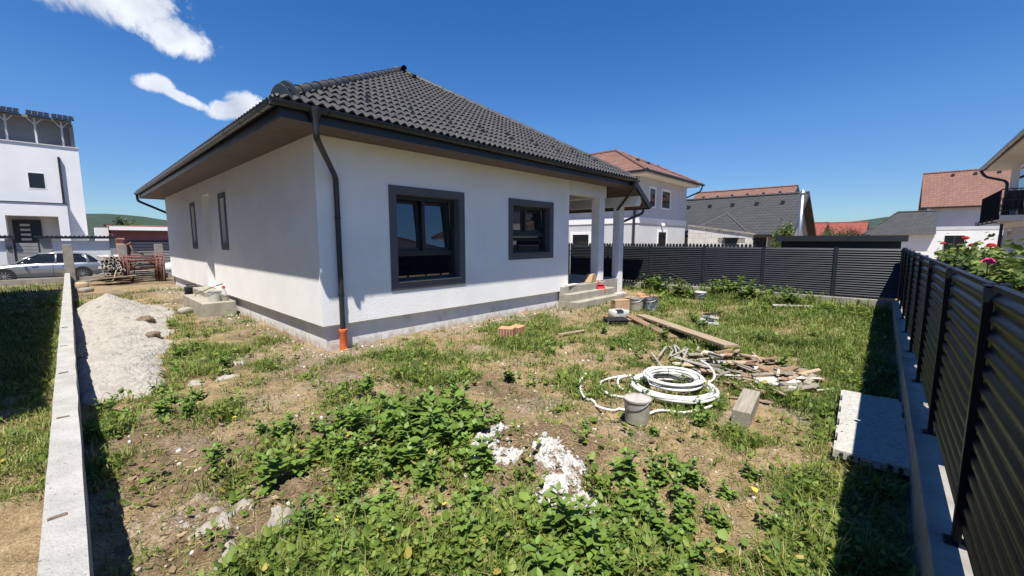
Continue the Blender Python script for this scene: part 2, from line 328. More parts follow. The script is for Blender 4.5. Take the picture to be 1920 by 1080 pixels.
def th(x, y):
    x = np.asarray(x, float); y = np.asarray(y, float)
    near = np.exp(-(np.hypot(x-4, y-5)/16)**2)
    h = near*(.11*(fbm(x*.9, y*.9, 3)-.5) + .11*(fbm(x*3.1+5, y*3.1, 4)-.5) + .05*np.abs(fbm(x*7+3, y*7, 3)-.5))
    rough = sstep(.40, .56, fbm(x*1.3+40, y*1.3+11, 3))*near*np.exp(-(np.hypot(x-2, y-3)/4)**2)
    h = h + rough*.20*(fbm(x*6, y*6, 4)-.42) + .055*(fbm(x*11+2, y*11, 3)-.5)*np.exp(-(np.hypot(x-1.6, y-2.8)/3.2)**2)
    h = h + .27*G2(x, y, 2.55, 2.25, .75, .40, -.75)*(.55+.9*fbm(x*3.3+8, y*3.3+2, 4)) + .12*G2(x, y, 1.75, 3.7, .55, .5) + .10*G2(x, y, 2.9, 3.3, .4, .35) + .1*G2(x, y, 1.35, 2.0, .5, .4)
    h = h + .10*G2(x, y, 2.2, 19, .8, 1.6) + .12*sstep(10, 13.8, x)*sstep(-.3, 1, y)*(1-sstep(14.2, 15, x))
    h = h - .05*G2(x, y, .15, 3.5, .3, 3)
    h = h - .22*sstep(27.4, 28.6, y)
    wall = np.minimum(sstep(.02, .25, np.abs(x+.13)), 1)
    return h*wall if np.ndim(h) else float(h*wall)
def T(x, y): return float(th(x, y))
def axis_coords(a, b, far0, far1, d0, g):
    c = [0.0]; 
    while c[-1] < b: c.append(c[-1] + max(d0, d0*(c[-1]/2.2)**g))
    p = [0.0]
    while p[-1] > a: p.append(p[-1] - max(d0*1.3, .07*abs(p[-1])))
    out = p[::-1][:-1] + c
    e = out[-1]; st = out[-1]-out[-2]
    while e < far1: st *= 1.35; e += st; out.append(e)
    e = out[0]; st = out[1]-out[0]; pre = []
    while e > far0: st *= 1.35; e -= st; pre.append(e)
    return np.array(pre[::-1] + out)
def build_ground():
    xs = axis_coords(-2.5, 15, -1500, 2200, .034, .6); ys = axis_coords(-1, 28, -1500, 2200, .034, .6)
    X, Y = np.meshgrid(xs, ys, indexing='ij'); Z = th(X, Y)
    nx, ny = X.shape
    v = np.stack([X, Y, Z], -1).reshape(-1, 3)
    i = np.arange(nx*ny).reshape(nx, ny)
    f = np.stack([i[:-1,:-1], i[1:,:-1], i[1:,1:], i[:-1,1:]], -1).reshape(-1, 4)
    me = bpy.data.meshes.new('ground'); me.vertices.add(len(v)); me.vertices.foreach_set('co', v.ravel().astype(np.float32))
    me.loops.add(f.size); me.loops.foreach_set('vertex_index', f.ravel().astype(np.int32))
    me.polygons.add(len(f)); me.polygons.foreach_set('loop_start', np.arange(0, f.size, 4, dtype=np.int32)); me.polygons.foreach_set('loop_total', np.full(len(f), 4, np.int32))
    me.update(calc_edges=True)
    # soil kind: 0 dry tan clay, 1 turned dark earth, and pale grit
    dark = sstep(.50, .64, fbm(X*.8+3, Y*.8+8, 4) + .20*G2(X, Y, 2.4, 2.4, 1.3, .8, -.7) + .22*G2(X, Y, .5, 4.2, .5, 2.6) + .12*G2(X, Y, 1.8, 3.7, .8, .8) - .12*sstep(3.4, 5, X))
    grit = sstep(.45, .62, fbm(X*1.7+31, Y*1.7, 4) + .28*np.exp(-((Y-6.6)/.5)**2)*(X > 2.2)*(X < 12) + .28*np.exp(-((X-2.3)/.5)**2)*(Y > 6.4)*(Y < 22) - .12)
    for nm, arr in (('dark', dark), ('grit', grit)):
        a = me.attributes.new(nm, 'FLOAT', 'POINT'); a.data.foreach_set('value', arr.ravel().astype(np.float32))
    me.shade_smooth()
    mt = bpy.data.materials.new('bare_soil'); mt.use_nodes = True; nt = mt.node_tree; N = nt.nodes; Lk = nt.links
    p = N['Principled BSDF']; p.inputs['Roughness'].default_value = .95; p.inputs['Specular IOR Level'].default_value = .2
    g = N.new('ShaderNodeNewGeometry').outputs['Position']
    def noi(s, d=5):
        n = N.new('ShaderNodeTexNoise'); n.inputs['Scale'].default_value = s; n.inputs['Detail'].default_value = d; n.inputs['Roughness'].default_value = .65; Lk.new(g, n.inputs['Vector']); return n.outputs[0]
    def ramp(src, a, b, lo, hi):
        r = N.new('ShaderNodeValToRGB'); r.color_ramp.elements[0].position = lo; r.color_ramp.elements[1].position = hi
        r.color_ramp.elements[0].color = (*a, 1); r.color_ramp.elements[1].color = (*b, 1); Lk.new(src, r.inputs[0]); return r.outputs[0]
    def mix(f_, a, b):
        m_ = N.new('ShaderNodeMix'); m_.data_type = 'RGBA'; Lk.new(f_, m_.inputs[0]); Lk.new(a, m_.inputs[6]); Lk.new(b, m_.inputs[7]); return m_.outputs[2]
    tan = ramp(noi(3.5, 8), (.20,.145,.080), (.36,.275,.165), .35, .68)
    drk = ramp(noi(9, 6), (.115,.082,.050), (.21,.155,.098), .35, .65)
    grt = ramp(noi(26, 4), (.20,.15,.105), (.40,.365,.315), .46, .62)
    ad = N.new('ShaderNodeAttribute'); ad.attribute_name = 'dark'; ag = N.new('ShaderNodeAttribute'); ag.attribute_name = 'grit'
    c = mix(ad.outputs['Fac'], tan, drk)
    gm = N.new('ShaderNodeMath'); gm.operation = 'MULTIPLY'; Lk.new(ag.outputs['Fac'], gm.inputs[0]); gm.inputs[1].default_value = .55
    c = mix(gm.outputs[0], c, grt)
    sp_n = ramp(noi(75, 3), (.62,.60,.58), (1.32,1.30,1.26), .36, .64); mm = N.new('ShaderNodeMix'); mm.data_type = 'RGBA'; mm.blend_type = 'MULTIPLY'; mm.inputs[0].default_value = 1; Lk.new(c, mm.inputs[6]); Lk.new(sp_n, mm.inputs[7]); c = mm.outputs[2]
    Lk.new(c, p.inputs['Base Color'])
    b1 = N.new('ShaderNodeBump'); b1.inputs['Strength'].default_value = .8; b1.inputs['Distance'].default_value = .05; Lk.new(noi(30, 8), b1.inputs['Height'])
    Lk.new(b1.outputs[0], p.inputs['Normal'])
    me.materials.append(mt)
    o = bpy.data.objects.new('ground', me); link(o, None, (0,0,0)); tag(o, 'bare tan soil of the building plot with clods and grit', None, None, 'structure')
build_ground()
# street behind the plot
mb = MB(); mb.quad((-60,28.7,-.205),(40,28.7,-.205),(40,34.6,-.205),(-60,34.6,-.205)); tag(obj('road', mb, M['asphalt']), 'grey street beyond the plot', None, None, 'structure')
mb = MB(); mb.box(-60,40,34.6,36.2,-.3,-.08); tag(obj('pavement', mb, M['concrete']), 'pavement along the far side of the street', None, None, 'structure')
# wooded hills on the horizon
def build_hills():
    mb = MB(); n = 260; ks = 10
    for i in range(n):
        a = 2*math.pi*i/n
        for k in range(ks):
            t = k/(ks-1); r = 700 + 900*t
            az = math.degrees(a)
            ridge = 33 + 9*math.sin(a*3+2.2) + 7*math.sin(a*7+2) + 5*math.sin(a*13+.3) + 2.5*math.sin(a*29)
            z = ridge*min(1, math.sin(min(t*1.25, 1)*math.pi/2))*(.75+.25*t)*r/1100 - 3 + 3*random.random()
            mb.v.append((math.sin(a)*r, math.cos(a)*r, z if k else -4))
    for i in range(n):
        for k in range(ks-1): mb.f.append((i*ks+k, ((i+1) % n)*ks+k, ((i+1) % n)*ks+k+1, i*ks+k+1))
    tag(obj('hills', mb, M['hill'], smooth=True), 'dark green wooded hills along the horizon', None, None, 'structure')
build_hills()

# ------------------------------------------------------------------ main house
HX0, HY0, HX1, HY1 = 2.81, 6.98, 11.80, 21.80
ZS, ZP = 3.58, .45        # soffit height, top of plinth
OV = .70; EX0, EY0, EX1, EY1 = HX0-OV, HY0-OV, 12.36, HY1+OV
SLOPE = .608; ZE = 3.79; HALF = (EX1-EX0)/2; AX = (EX0+EX1)/2; ZR = ZE+HALF*SLOPE; RY0, RY1 = EY0+HALF, EY1-HALF
house = thing('bungalow', 'white rendered bungalow with anthracite tiled hip roof and grey window surrounds', 'house', (HX0, HY0, 0))
def wall_holes(mb, plane, pos, thick, u0, u1, z0, z1, holes):
    """wall in plane X=pos or Y=pos (outer face), solid towards +, with rectangular holes (u0,u1,z0,z1)"""
    us = sorted({u0, u1, *[h[0] for h in holes], *[h[1] for h in holes]}); zs = sorted({z0, z1, *[h[2] for h in holes], *[h[3] for h in holes]})
    P = (lambda u, d, z: (u, pos+d, z)) if plane == 'Y' else (lambda u, d, z: (pos+d, u, z))
    solid = lambda i, j: 0 <= i < len(us)-1 and 0 <= j < len(zs)-1 and not any(h[0]-1e-6 <= us[i] and us[i+1] <= h[1]+1e-6 and h[2]-1e-6 <= zs[j] and zs[j+1] <= h[3]+1e-6 for h in holes)
    for i in range(len(us)-1):
        for j in range(len(zs)-1):
            if not solid(i, j): continue
            a, b, c, d = us[i], us[i+1], zs[j], zs[j+1]
            mb.quad(P(a,0,c), P(b,0,c), P(b,0,d), P(a,0,d)); mb.quad(P(a,thick,c), P(a,thick,d), P(b,thick,d), P(b,thick,c))
            if not solid(i-1, j): mb.quad(P(a,0,c), P(a,0,d), P(a,thick,d), P(a,thick,c))
            if not solid(i+1, j): mb.quad(P(b,0,c), P(b,thick,c), P(b,thick,d), P(b,0,d))
            if not solid(i, j-1): mb.quad(P(a,0,c), P(a,thick,c), P(b,thick,c), P(b,0,c))
            if not solid(i, j+1): mb.quad(P(a,0,d), P(b,0,d), P(b,thick,d), P(a,thick,d))
W1 = (4.265, 5.785, 1.085, 2.765); W2 = (7.475, 8.945, 1.565, 2.755)
LW1 = (16.40, 16.85, 1.75, 2.95); LW2 = (12.68, 13.13, 1.77, 2.97); NI = (14.30, 15.22, .5, 3.2)
mb = MB()
wall_holes(mb, 'Y', HY0, .35, HX0, 9.83, ZP, ZS+.02, [W1, W2])
wall_holes(mb, 'X', HX0, .35, HY0+.35, HY1, ZP, ZS+.02, [LW1, LW2, NI])
mb.box(9.48, 9.83, HY0+.35, 11.0, ZP, ZS+.02); mb.box(9.83, HX1, 10.65, 11.0, ZP, ZS+.02); mb.box(HX1-.35, HX1, 11.0, HY1, ZP, ZS+.02); mb.box(HX0+.35, HX1-.35, HY1-.35, HY1, ZP, ZS+.02)
# entrance niche lining
mb.box(3.16, 3.95, 15.22, 15.30, .5, 3.28); mb.box(3.16, 3.95, 14.22, 14.30, .5, 3.28); mb.box(3.16, 3.95, 14.30, 15.22, 3.2, 3.28)
obj('wall', mb, M['stucco'], house)
mb = MB(); mb.box(HX0+.088, HX1-.05, HY0+.085, HY1-.05, -.3, ZP-.002); obj('plinth', mb, M['plinth'], house)
mb = MB(); mb.box(3.80, 3.88, 14.30, 15.22, .5, 3.2); d = obj('door', mb, M['frame'], house)
mb = MB(); mb.tube([(3.79,14.42,1.3),(3.74,14.42,1.3),(3.74,14.42,1.7),(3.79,14.42,1.7)], .012, 6); obj('handle', mb, M['steel'], d)

def window_front(w, mull, tz, tilt_sashes, parent):
    x0, x1, z0, z1 = w; y = HY0
    mb = MB(); b = .15; o = -.018
    wall_holes(mb, 'Y', y+o, .017, x0-b, x1+b, z0-b, z1+b, [w])
    # grey painted reveal
    mb.box(x0, x0+.012, y-.001, y+.16, z0, z1); mb.box(x1-.012, x1, y-.001, y+.16, z0, z1); mb.box(x0+.012, x1-.012, y-.001, y+.16, z1-.012, z1)
    win = obj('window', mb, M['grey_trim'], parent)
    fy0, fy1 = y+.15, y+.22
    mb = MB(); wall_holes(mb, 'Y', fy0, .07, x0+.012, x1-.012, z0, z1-.012, [(x0+.07, mull-.035, tz+.05, z1-.08), (mull+.035, x1-.07, tz+.05, z1-.08), (x0+.07, x1-.07, z0+.07, tz-.05)])
    obj('frame', mb, M['frame'], win)
    for (a, b_, c, d_), tilt in (((x0+.06, mull-.03, tz+.04, z1-.07), tilt_sashes[0]), ((mull+.03, x1-.06, tz+.04, z1-.07), tilt_sashes[1])):
        Mx = Matrix.Translation((0, fy1+.005, c)) @ Matrix.Rotation(-tilt, 4, 'X') @ Matrix.Translation((0, -(fy1+.005), -c))
        mb = MB(); wall_holes(mb, 'Y', fy1-.03 if tilt == 0 else fy1-.005, .06, a, b_, c, d_, [(a+.075, b_-.075, c+.075, d_-.075)]); mb.xf(Mx); obj('sash', mb, M['frame'], win)
        mb = MB(); yy = (fy1-.03 if tilt == 0 else fy1-.005)+.025; mb.box(a+.07, b_-.07, yy, yy+.012, c+.07, d_-.07); mb.xf(Mx); obj('pane', mb, M['glass'], win)
    mb = MB(); mb.box(x0+.065, x1-.065, fy0+.03, fy0+.042, z0+.065, tz-.045); obj('pane', mb, M['glass'], win)
    mb = MB(); mb.box(x0-.005, x1+.005, y-.05, fy0, z0-.002, z0+.016); obj('sill', mb, M['steel'] if z0 < 1.2 else M['grey_trim'], win)
    return win
window_front(W1, 4.98, 1.63, (R(4.5), R(4.5)), house)
w2 = window_front(W2, 8.12, 2.04, (0, R(6.0)), house)
mb = MB(); mb.box(7.80, 8.55, 7.26, 7.30, 1.68, 1.94); obj('paper_sheet', mb, M['plastic_white'], w2)
for w in (LW1, LW2):
    u0, u1, z0, z1 = w; mb = MB(); b = .13
    wall_holes(mb, 'X', HX0-.018, .017, u0-b, u1+b, z0-b, z1+b, [w]); win = obj('window', mb, M['grey_trim'], house)
    mb = MB(); wall_holes(mb, 'X', HX0+.12, .06, u0, u1, z0, z1, [(u0+.06, u1-.06, z0+.06, z1-.06)]); obj('frame', mb, M['frame'], win)
    mb = MB(); mb.box(HX0+.145, HX0+.157, u0+.055, u1-.055, z0+.055, z1-.055); obj('pane', mb, M['glass'], win)
    mb = MB(); mb.box(HX0-.04, HX0+.12, u0-.003, u1+.003, z0-.002, z0+.014); obj('sill', mb, M['grey_trim'], win)
# porch
mb = MB(); mb.box(9.83, HX1+.06, HY0, HY0+.30, 3.22, ZS+.012); mb.box(HX1-.30, HX1+.04, HY0+.30, 10.65, 3.22, ZS+.012); obj('porch_beam', mb, M['smoothwhite'], house)
mb = MB(); mb.box(11.47, 11.79, HY0+.003, HY0+.29, .6, 3.225); obj('column', mb, M['smoothwhite'], house, bevel=.008)
mb = MB(); mb.box(12.80, 13.10, 7.0, 7.25, 0, 3.02); obj('column', mb, M['smoothwhite'], house, bevel=.008)
mb = MB(); mb.prism([(6.33,3.33),(6.45,3.02),(11.0,3.02),(11.0,3.33)], lambda p, t: (t, p[0], p[1]), 12.79, 13.11); obj('terrace_beam', mb, M['smoothwhite'], house)
mb = MB(); mb.box(12.80, 13.10, 10.7, 10.98, 0, 3.02); obj('column', mb, M['smoothwhite'], house)
mb = MB(); mb.box(9.832, 13.15, 7.02, 10.65, -.2, .595); obj('porch_floor', mb, M['step_concrete'], house)
mb = MB(); mb.box(9.83, HX1-.3, HY0+.3, 10.65, 3.50, 3.53); obj('porch_ceiling', mb, M['soffit'], house)
# porch steps
for k, (fy, x1, zt) in enumerate(((6.36, 12.22, .185), (6.62, 11.95, .385), (6.84, 11.62, .585))):
    mb = MB(); mb.box(9.44+.004*k, x1, fy, 7.015, -.2, zt); obj('step', mb, M['step_concrete'], house, bevel=.012)
# side door platform
mb = MB(); mb.box(2.1, 2.80, 12.25, 14.75, -.2, .36); obj('step', mb, M['step_concrete'], house, bevel=.015)
mb = MB(); mb.box(2.42, 2.86, 13.5, 15.3, -.2, .50); obj('step', mb, M['step_concrete'], house, bevel=.015)

# soffit boards
bw = .1115; mbp = MB(); mbp.box(-(EX1-EX0-.04)/2, (EX1-EX0-.04)/2, -bw/2+.004, bw/2-.004, 0, .016); me_f, _ = mesh_of('soffit_board', mbp, M['soffit'])
mb = MB(); mb.box(EX0+.02, EX1+.3, EY0+.02, HY0+.4, ZS+.018, ZS+.05); mb.box(EX0+.02, HX0+.4, HY0+.4, EY1-.02, ZS+.018, ZS+.05); mb.box(HX1-.4, EX1, 11, EY1-.02, ZS+.018, ZS+.05); mb.box(HX0, HX1, HY1-.3, EY1-.02, ZS+.019, ZS+.049)
soff = obj('soffit', mb, M['deck'], house)
for k in range(6): inst('board', me_f, ((EX0+EX1)/2, EY0+.03+bw*(k+.5), ZS), (0,0,0), soff)
mbp = MB(); mbp.box(-(OV-.03)/2, (OV-.03)/2, -bw/2+.004, bw/2-.004, 0, .016); me_l, _ = mesh_of('soffit_board', mbp, M['soffit'])
for k in range(int((EY1-HY0-.03)/bw)): inst('board', me_l, (EX0+.02+(OV-.03)/2, HY0+.01+bw*(k+.5), ZS+.0005*(k % 3)), (0,0,0), soff)

# --- roof
roof_mb = MB(); dz = -.035
A = (AX, RY0, ZR+dz); B = (AX, RY1, ZR+dz); c00 = (EX0, EY0, ZE+dz); c10 = (EX1, EY0, ZE+dz); c11 = (EX1, EY1, ZE+dz); c01 = (EX0, EY1, ZE+dz)
roof_mb.quad(c00, c10, A); roof_mb.quad(c10, c11, B, A); roof_mb.quad(c11, c01, B); roof_mb.quad(c01, c00, A, B)
XL = 13.50; ZL = ZE-(XL-EX1)*SLOPE
roof_mb.quad((EX1, EY0, ZE+dz), (XL, EY0, ZL+dz), (XL, 11.6, ZL+dz), (EX1, 11.6, ZE+dz))
roof = obj('roof', roof_mb, M['deck'], house)
TW, TC, TL = .301, .336, .42
def tile_profile(nseg):
    return [(TW*i/nseg, .050*(0.5-0.5*math.cos(4*math.pi*i/nseg))**.85) for i in range(nseg+1)]
def tile_mesh(nseg=12):
    """local x across, y up the slope, z out; lower edge proud of the course below"""
    pr = tile_profile(nseg); v = []; f = []; n = len(pr)
    for (x, z) in pr: v.append((x, 0, z+.042)); 
    for (x, z) in pr: v.append((x, TL, z-.004))
    for (x, z) in pr: v.append((x, .004, z+.012))
    for i in range(n-1): f += [(i, i+1, n+i+1, n+i), (2*n+i, 2*n+i+1, i+1, i)]
    f += [(0, n, 2*n), (n-1, 3*n-1, 2*n-1)]
    return v, f
tv, tf = tile_mesh(12)
cp = 1/math.sqrt(1+SLOPE**2); sp_ = SLOPE*cp
SL = HALF/cp
def slope_frame(side):
    if side == 'front': O = Vector((EX0, EY0, ZE)); u = Vector((1,0,0)); h = Vector((0,1,0)); wid = EX1-EX0
    if side == 'left': O = Vector((EX0, EY1, ZE)); u = Vector((0,-1,0)); h = Vector((1,0,0)); wid = EY1-EY0
    if side == 'right': O = Vector((EX1, EY0, ZE)); u = Vector((0,1,0)); h = Vector((-1,0,0)); wid = EY1-EY0
    if side == 'back': O = Vector((EX1, EY1, ZE)); u = Vector((-1,0,0)); h = Vector((0,-1,0)); wid = EX1-EX0
    w = h*cp + Vector((0,0,sp_)); n = u.cross(w)
    return O, u, w, n, wid
def smooth_mesh(me): me.shade_smooth(); me.set_sharp_from_angle(angle=R(50))
def front_tiles():
    O, u, w, n, wid = slope_frame('front')
    base = bpy.data.meshes.new('tile'); base.from_pydata(tv, [], tf); base.materials.append(M['tile']); smooth_mesh(base)
    rotm = Matrix((u, w, n)).transposed().to_4x4()
    cells = []
    ncol = int(wid/TW); off = (wid-ncol*TW)/2; nrow = int(SL/TC)+1
    for j in range(nrow):
        y0 = j*TC-.06
        for i in range(-1, ncol+1):
            x0 = off+i*TW
            yl = max(0, y0); lo, hi = yl*cp, wid-yl*cp        # hips are at 45 degrees in plan
            yt = min(y0+TL, SL); lo2, hi2 = yt*cp, wid-yt*cp
            if x0+TW <= lo+.02 or x0 >= hi-.02: continue
            cut = x0 < lo2+.02 or x0+TW > hi2-.02
            cells.append((i, j, x0, y0, cut))
    cells.sort(key=lambda c: (c[1], abs(c[2]-2)))
    extra = MB(); cnt = 0
    hipn = [(Vector((1,-1,0)).normalized(), Vector(c00)), (Vector((-1,-1,0)).normalized(), Vector(c10))]
    # planes containing the hip lines
    for i, j, x0, y0, cut in cells:
        P = O + u*x0 + w*y0
        Mx = Matrix.Translation(P + n*(.0015*random.random())) @ rotm @ Matrix.Rotation(random.uniform(-.006, .006), 4, 'Z')
        if cut:
            bm = bmesh.new(); vs_ = [bm.verts.new(v) for v in tv]
            for q in tf: bm.faces.new([vs_[k] for k in q])
            bm.transform(Mx)
            for sx, c in ((1, EX0), (-1, EX1)):
                no = Vector((sx, -1, 0)).normalized()
                bmesh.ops.bisect_plane(bm, geom=bm.verts[:]+bm.edges[:]+bm.faces[:], plane_co=Vector((c, EY0, 0))+no*.01, plane_no=-no, clear_outer=True)
            if len(bm.faces) < 2: bm.free(); continue
            if cnt < 300:
                bm.transform(Mx.inverted()); me = bpy.data.meshes.new('tile'); bm.to_mesh(me); me.materials.append(M['tile']); smooth_mesh(me)
                o = bpy.data.objects.new('tile', me); o.matrix_basis = Mx; link(o, roof, P); cnt += 1
            else:
                bm.verts.index_update(); extra.add([v.co[:] for v in bm.verts], [[v.index for v in q.verts] for q in bm.faces])
            bm.free()
        elif cnt < 300:
            o = bpy.data.objects.new('tile', base); o.matrix_basis = Mx; link(o, roof, P); cnt += 1
        else: extra.add([Mx @ Vector(v) for v in tv], tf)
    if extra.v:
        o = obj('tile_remainder', extra, M['tile'], roof, auto=True); o['kind'] = 'stuff'
def tile_field(side, name, zmin=None):
    O, u, w, n, wid = slope_frame(side); V = []; F_ = []
    tva = np.array(tv); ncol = int(wid/TW); off = (wid-ncol*TW)/2
    Rm = np.array([list(u), list(w), list(n)])
    rows = range(-4 if side == 'right' else 0, int(SL/TC)+1); k = 0
    for j in rows:
        y0 = j*TC-.06
        for i in range(-1, ncol+1):
            x0 = off+i*TW; yl = max(0, y0)
            if j >= 0 and (x0+TW <= yl*cp+.02 or x0 >= wid-yl*cp-.02): continue
            if j < 0 and (x0 < 0 or x0 > 5.2): continue
            P = O + u*x0 + w*y0
            V.append(tva @ Rm + np.array(P)); F_.append(np.array([q + (-1,)*(4-len(q)) for q in tf]) + k*len(tv)); k += 1
    mb = MB(); mb.v = [tuple(p) for p in np.concatenate(V)]
    for q in np.concatenate(F_).tolist():
        mb.f.append(tuple(q))
    # triangles were padded; restore them
    fixed = []; per = len(tf)
    for idx, q in enumerate(mb.f):
        src = tf[idx % per]; fixed.append(q[:len(src)])
    mb.f = fixed
    bm = bmesh.new(); vs_ = [bm.verts.new(v) for v in mb.v]
    for q in mb.f: bm.faces.new([vs_[k] for k in q])
    for sg, p in ((1, O), (-1, O+u*wid)):
        hdir = Vector((w.x, w.y, 0)).normalized(); no = (u*sg - hdir).normalized()
        if side == 'right' : continue
        bmesh.ops.bisect_plane(bm, geom=bm.verts[:]+bm.edges[:]+bm.faces[:], plane_co=p+no*.01, plane_no=-no, clear_outer=True)
    if side == 'right':
        geom = [f for f in bm.faces if f.calc_center_median().z > ZE-.02]
        for sg, p in ((1, O), (-1, O+u*wid)):
            hdir = Vector((w.x, w.y, 0)).normalized(); no = (u*sg - hdir).normalized()
            up_f = [f for f in bm.faces if f.calc_center_median().x < EX1]
            ed = {e for f in up_f for e in f.edges}; ve = {v for f in up_f for v in f.verts}
            bmesh.ops.bisect_plane(bm, geom=list(ve)+list(ed)+up_f, plane_co=p+no*.01, plane_no=-no, clear_outer=True)
    bm.normal_update()
    me = bpy.data.meshes.new(name); bm.to_mesh(me); bm.free(); me.materials.append(M['tile']); smooth_mesh(me)
    o = bpy.data.objects.new(name, me); link(o, roof, (0,0,0)); o['kind'] = 'stuff'
front_tiles(); tile_field('left', 'side_slope_tiles'); tile_field('right', 'far_slope_tiles'); tile_field('back', 'rear_slope_tiles')
# hip and ridge caps
def cap_mesh():
    v = []; f = []; n = 9; prof = [(0, 1.13), (.03, 1.13), (.035, 1.04), (.42, .94)]
    for y, s in prof:
        for k in range(n):
            a = math.pi*(-.06+1.12*k/(n-1)); v.append((math.cos(a)*.092*s, y, math.sin(a)*.082*s))
    for i in range(len(prof)-1):
        for k in range(n-1): f.append((i*n+k+1, i*n+k, (i+1)*n+k, (i+1)*n+k+1))
    f.append(tuple(range(n)))
    return v, f
cv, cf = cap_mesh(); capm = bpy.data.meshes.new('hip_cap'); capm.from_pydata(cv, [], cf); capm.materials.append(M['tile']); smooth_mesh(capm)
def caps(p0, p1, name, start=.0):
    p0 = Vector(p0); p1 = Vector(p1); d = (p1-p0); Ln = d.length; d.normalize(); x = d.cross(Vector((0,0,1))).normalized(); z = x.cross(d)
    k = 0; s = start
    while s < Ln-.1:
        Mx = Matrix((x, d, z)).transposed().to_4x4(); Mx.translation = p0 + d*s + z*(.004*(k % 2)+.012)
        o = bpy.data.objects.new(name, capm); o.matrix_basis = Mx @ Matrix.Rotation(random.uniform(-.02,.02), 4, 'Y'); link(o, roof, Mx.translation); s += .37; k += 1
hz = .035
for c in ((EX0, EY0), (EX1, EY0)): caps((c[0], c[1], ZE+hz), (AX, RY0, ZR+hz), 'hip_cap', .22)
for c in ((EX0, EY1), (EX1, EY1)): caps((c[0], c[1], ZE+hz), (AX, RY1, ZR+hz), 'hip_cap', .22)
caps((AX, RY1+.1, ZR+hz+.005), (AX, RY0+.05, ZR+hz+.005), 'ridge_cap')
# lobed starter at the foot of the hip
hd = Vector((1,1,SLOPE)).normalized(); hx = Vector((1,-1,0)).normalized(); hzv = hx.cross(hd)*-1 if hx.cross(hd).z < 0 else hx.cross(hd)
pts = [(-.20,-.04),(-.155,.02),(-.125,.09),(-.085,.15),(-.03,.185),(.03,.185),(.085,.15),(.125,.09),(.155,.02),(.20,-.04)]
mb = MB()
for s0 in (.03, .20):
    bse = Vector((EX0, EY0, ZE+.04)) + hd*s0
    sc = 1.0 if s0 > .1 else .85
    mb.prism(pts, lambda p, t: bse + hx*p[0]*sc + Vector((0,0,1))*p[1]*sc + hd*t, 0, .045)
obj('hip_starter', mb, M['gutter'], roof, bevel=.008)
# snow guards and vent tile
O, u, w, n, wid = slope_frame('front')
mb = MB(); mb.prism([(0,0),(.10,0),(.085,.075),(.055,.085)], lambda p, t: (t, p[0], p[1]), -.018, .018); sgm, _ = mesh_of('snow_guard', mb, M['gutter'])
rotm = Matrix((u, w, n)).transposed().to_4x4(); ncol = int(wid/TW); off = (wid-ncol*TW)/2
for k, i in enumerate(range(2, ncol-2, 3)):
    for j, di in ((2, 0), (3, 1)):
        for hump in ((.25,) if j == 2 else (.25,)):
            P = O + u*(off+(i+di*.5)*TW+TW*hump) + w*(j*TC+.05) + n*.065
            if not (P.x-EX0 > (P.y-EY0)+.25 and EX1-P.x > (P.y-EY0)+.25): continue
            Mx = Matrix.Translation(P) @ rotm; o = bpy.data.objects.new('snow_guard', sgm); o.matrix_basis = Mx; link(o, roof, P)
mb = MB(); mb.prism([(-.1,0),(.1,0),(.05,.12),(-.05,.12)], lambda p, t: (p[0], t, p[1]), 0, .16)
P = O + u*(AX-EX0+.05) + w*(SL-.75) + n*.05; mb.xf(Matrix.Translation(P) @ rotm); obj('vent_tile', mb, M['tile'], roof)
# fascias
mb = MB(); mb.box(EX0-.012, EX1+.01, EY0-.012, EY0+.022, ZS-.02, ZE-.02); mb.box(EX0-.012, EX0+.022, EY0+.022, EY1, ZS-.02, ZE-.02); mb.box(EX0+.022, EX1, EY1-.02, EY1+.012, ZS-.02, ZE-.02); mb.box(EX1-.02, EX1+.012, 11.65, EY1-.02, ZS-.02, ZE-.02)
obj('fascia', mb, M['fascia'], roof)
# raking fascia of the lower terrace slope
mb = MB(); mb.prism([(EX1+.012, ZE+.03), (XL, ZL+.03), (XL, ZL-.17), (EX1+.012, ZE-.17)], lambda p, t: (p[0], t, p[1]), EY0-.015, EY0+.02); obj('raking_fascia', mb, M['fascia'], roof)
mb = MB(); mb.box(XL-.02, XL+.02, EY0+.02, 11.6, ZL-.17, ZL-.01); obj('fascia', mb, M['fascia'], roof)
mbp = MB(); L_ = 1.32; mbp.box(-bw/2+.004, bw/2-.004, -2.1, 2.1, 0, .016); me_t, _ = mesh_of('terrace_board', mbp, M['soffit'])
for k in range(12):
    x = EX1-.02+.105*(k+.5)-.05; z = ZE-.17-(x-EX1)*SLOPE
    if x > XL-.08: break
    inst('terrace_board', me_t, (x, EY0+.05+2.1, z), (0, math.atan(SLOPE), 0), roof)
# gutters
def half_round(axis, a, b, cx, cz, r=.068):
    mb = MB(); n = 10; prof = [(math.cos(math.pi+math.pi*k/n)*r, math.sin(math.pi+math.pi*k/n)*r) for k in range(n+1)]
    prof = [(-r-.012, .006), (-r, .012)] + prof + [(r, .01)]; inner = [(x*.93, z*.93+.002) for x, z in prof[::-1]]
    fn = (lambda p, t: (t, cx+p[0], cz+p[1])) if axis == 'X' else (lambda p, t: (cx+p[0], t, cz+p[1]))
    poly = prof+inner; mm = len(prof); N_ = len(poly)
    vs_ = [fn(p, a) for p in poly] + [fn(p, b) for p in poly]
    mb.add(vs_, [(i, (i+1) % N_, N_+(i+1) % N_, N_+i) for i in range(N_)])
    for e in (0, N_):
        mb.f += [(e+i, e+i+1, e+N_-2-i, e+N_-1-i) for i in range(mm-1)]
    return mb
GZ = ZE-.045; GY = EY0-.085; GX = EX0-.085
gut = obj('gutter', half_round('X', GX-.06, EX1+.04, GY, GZ), M['gutter'], house, auto=True)
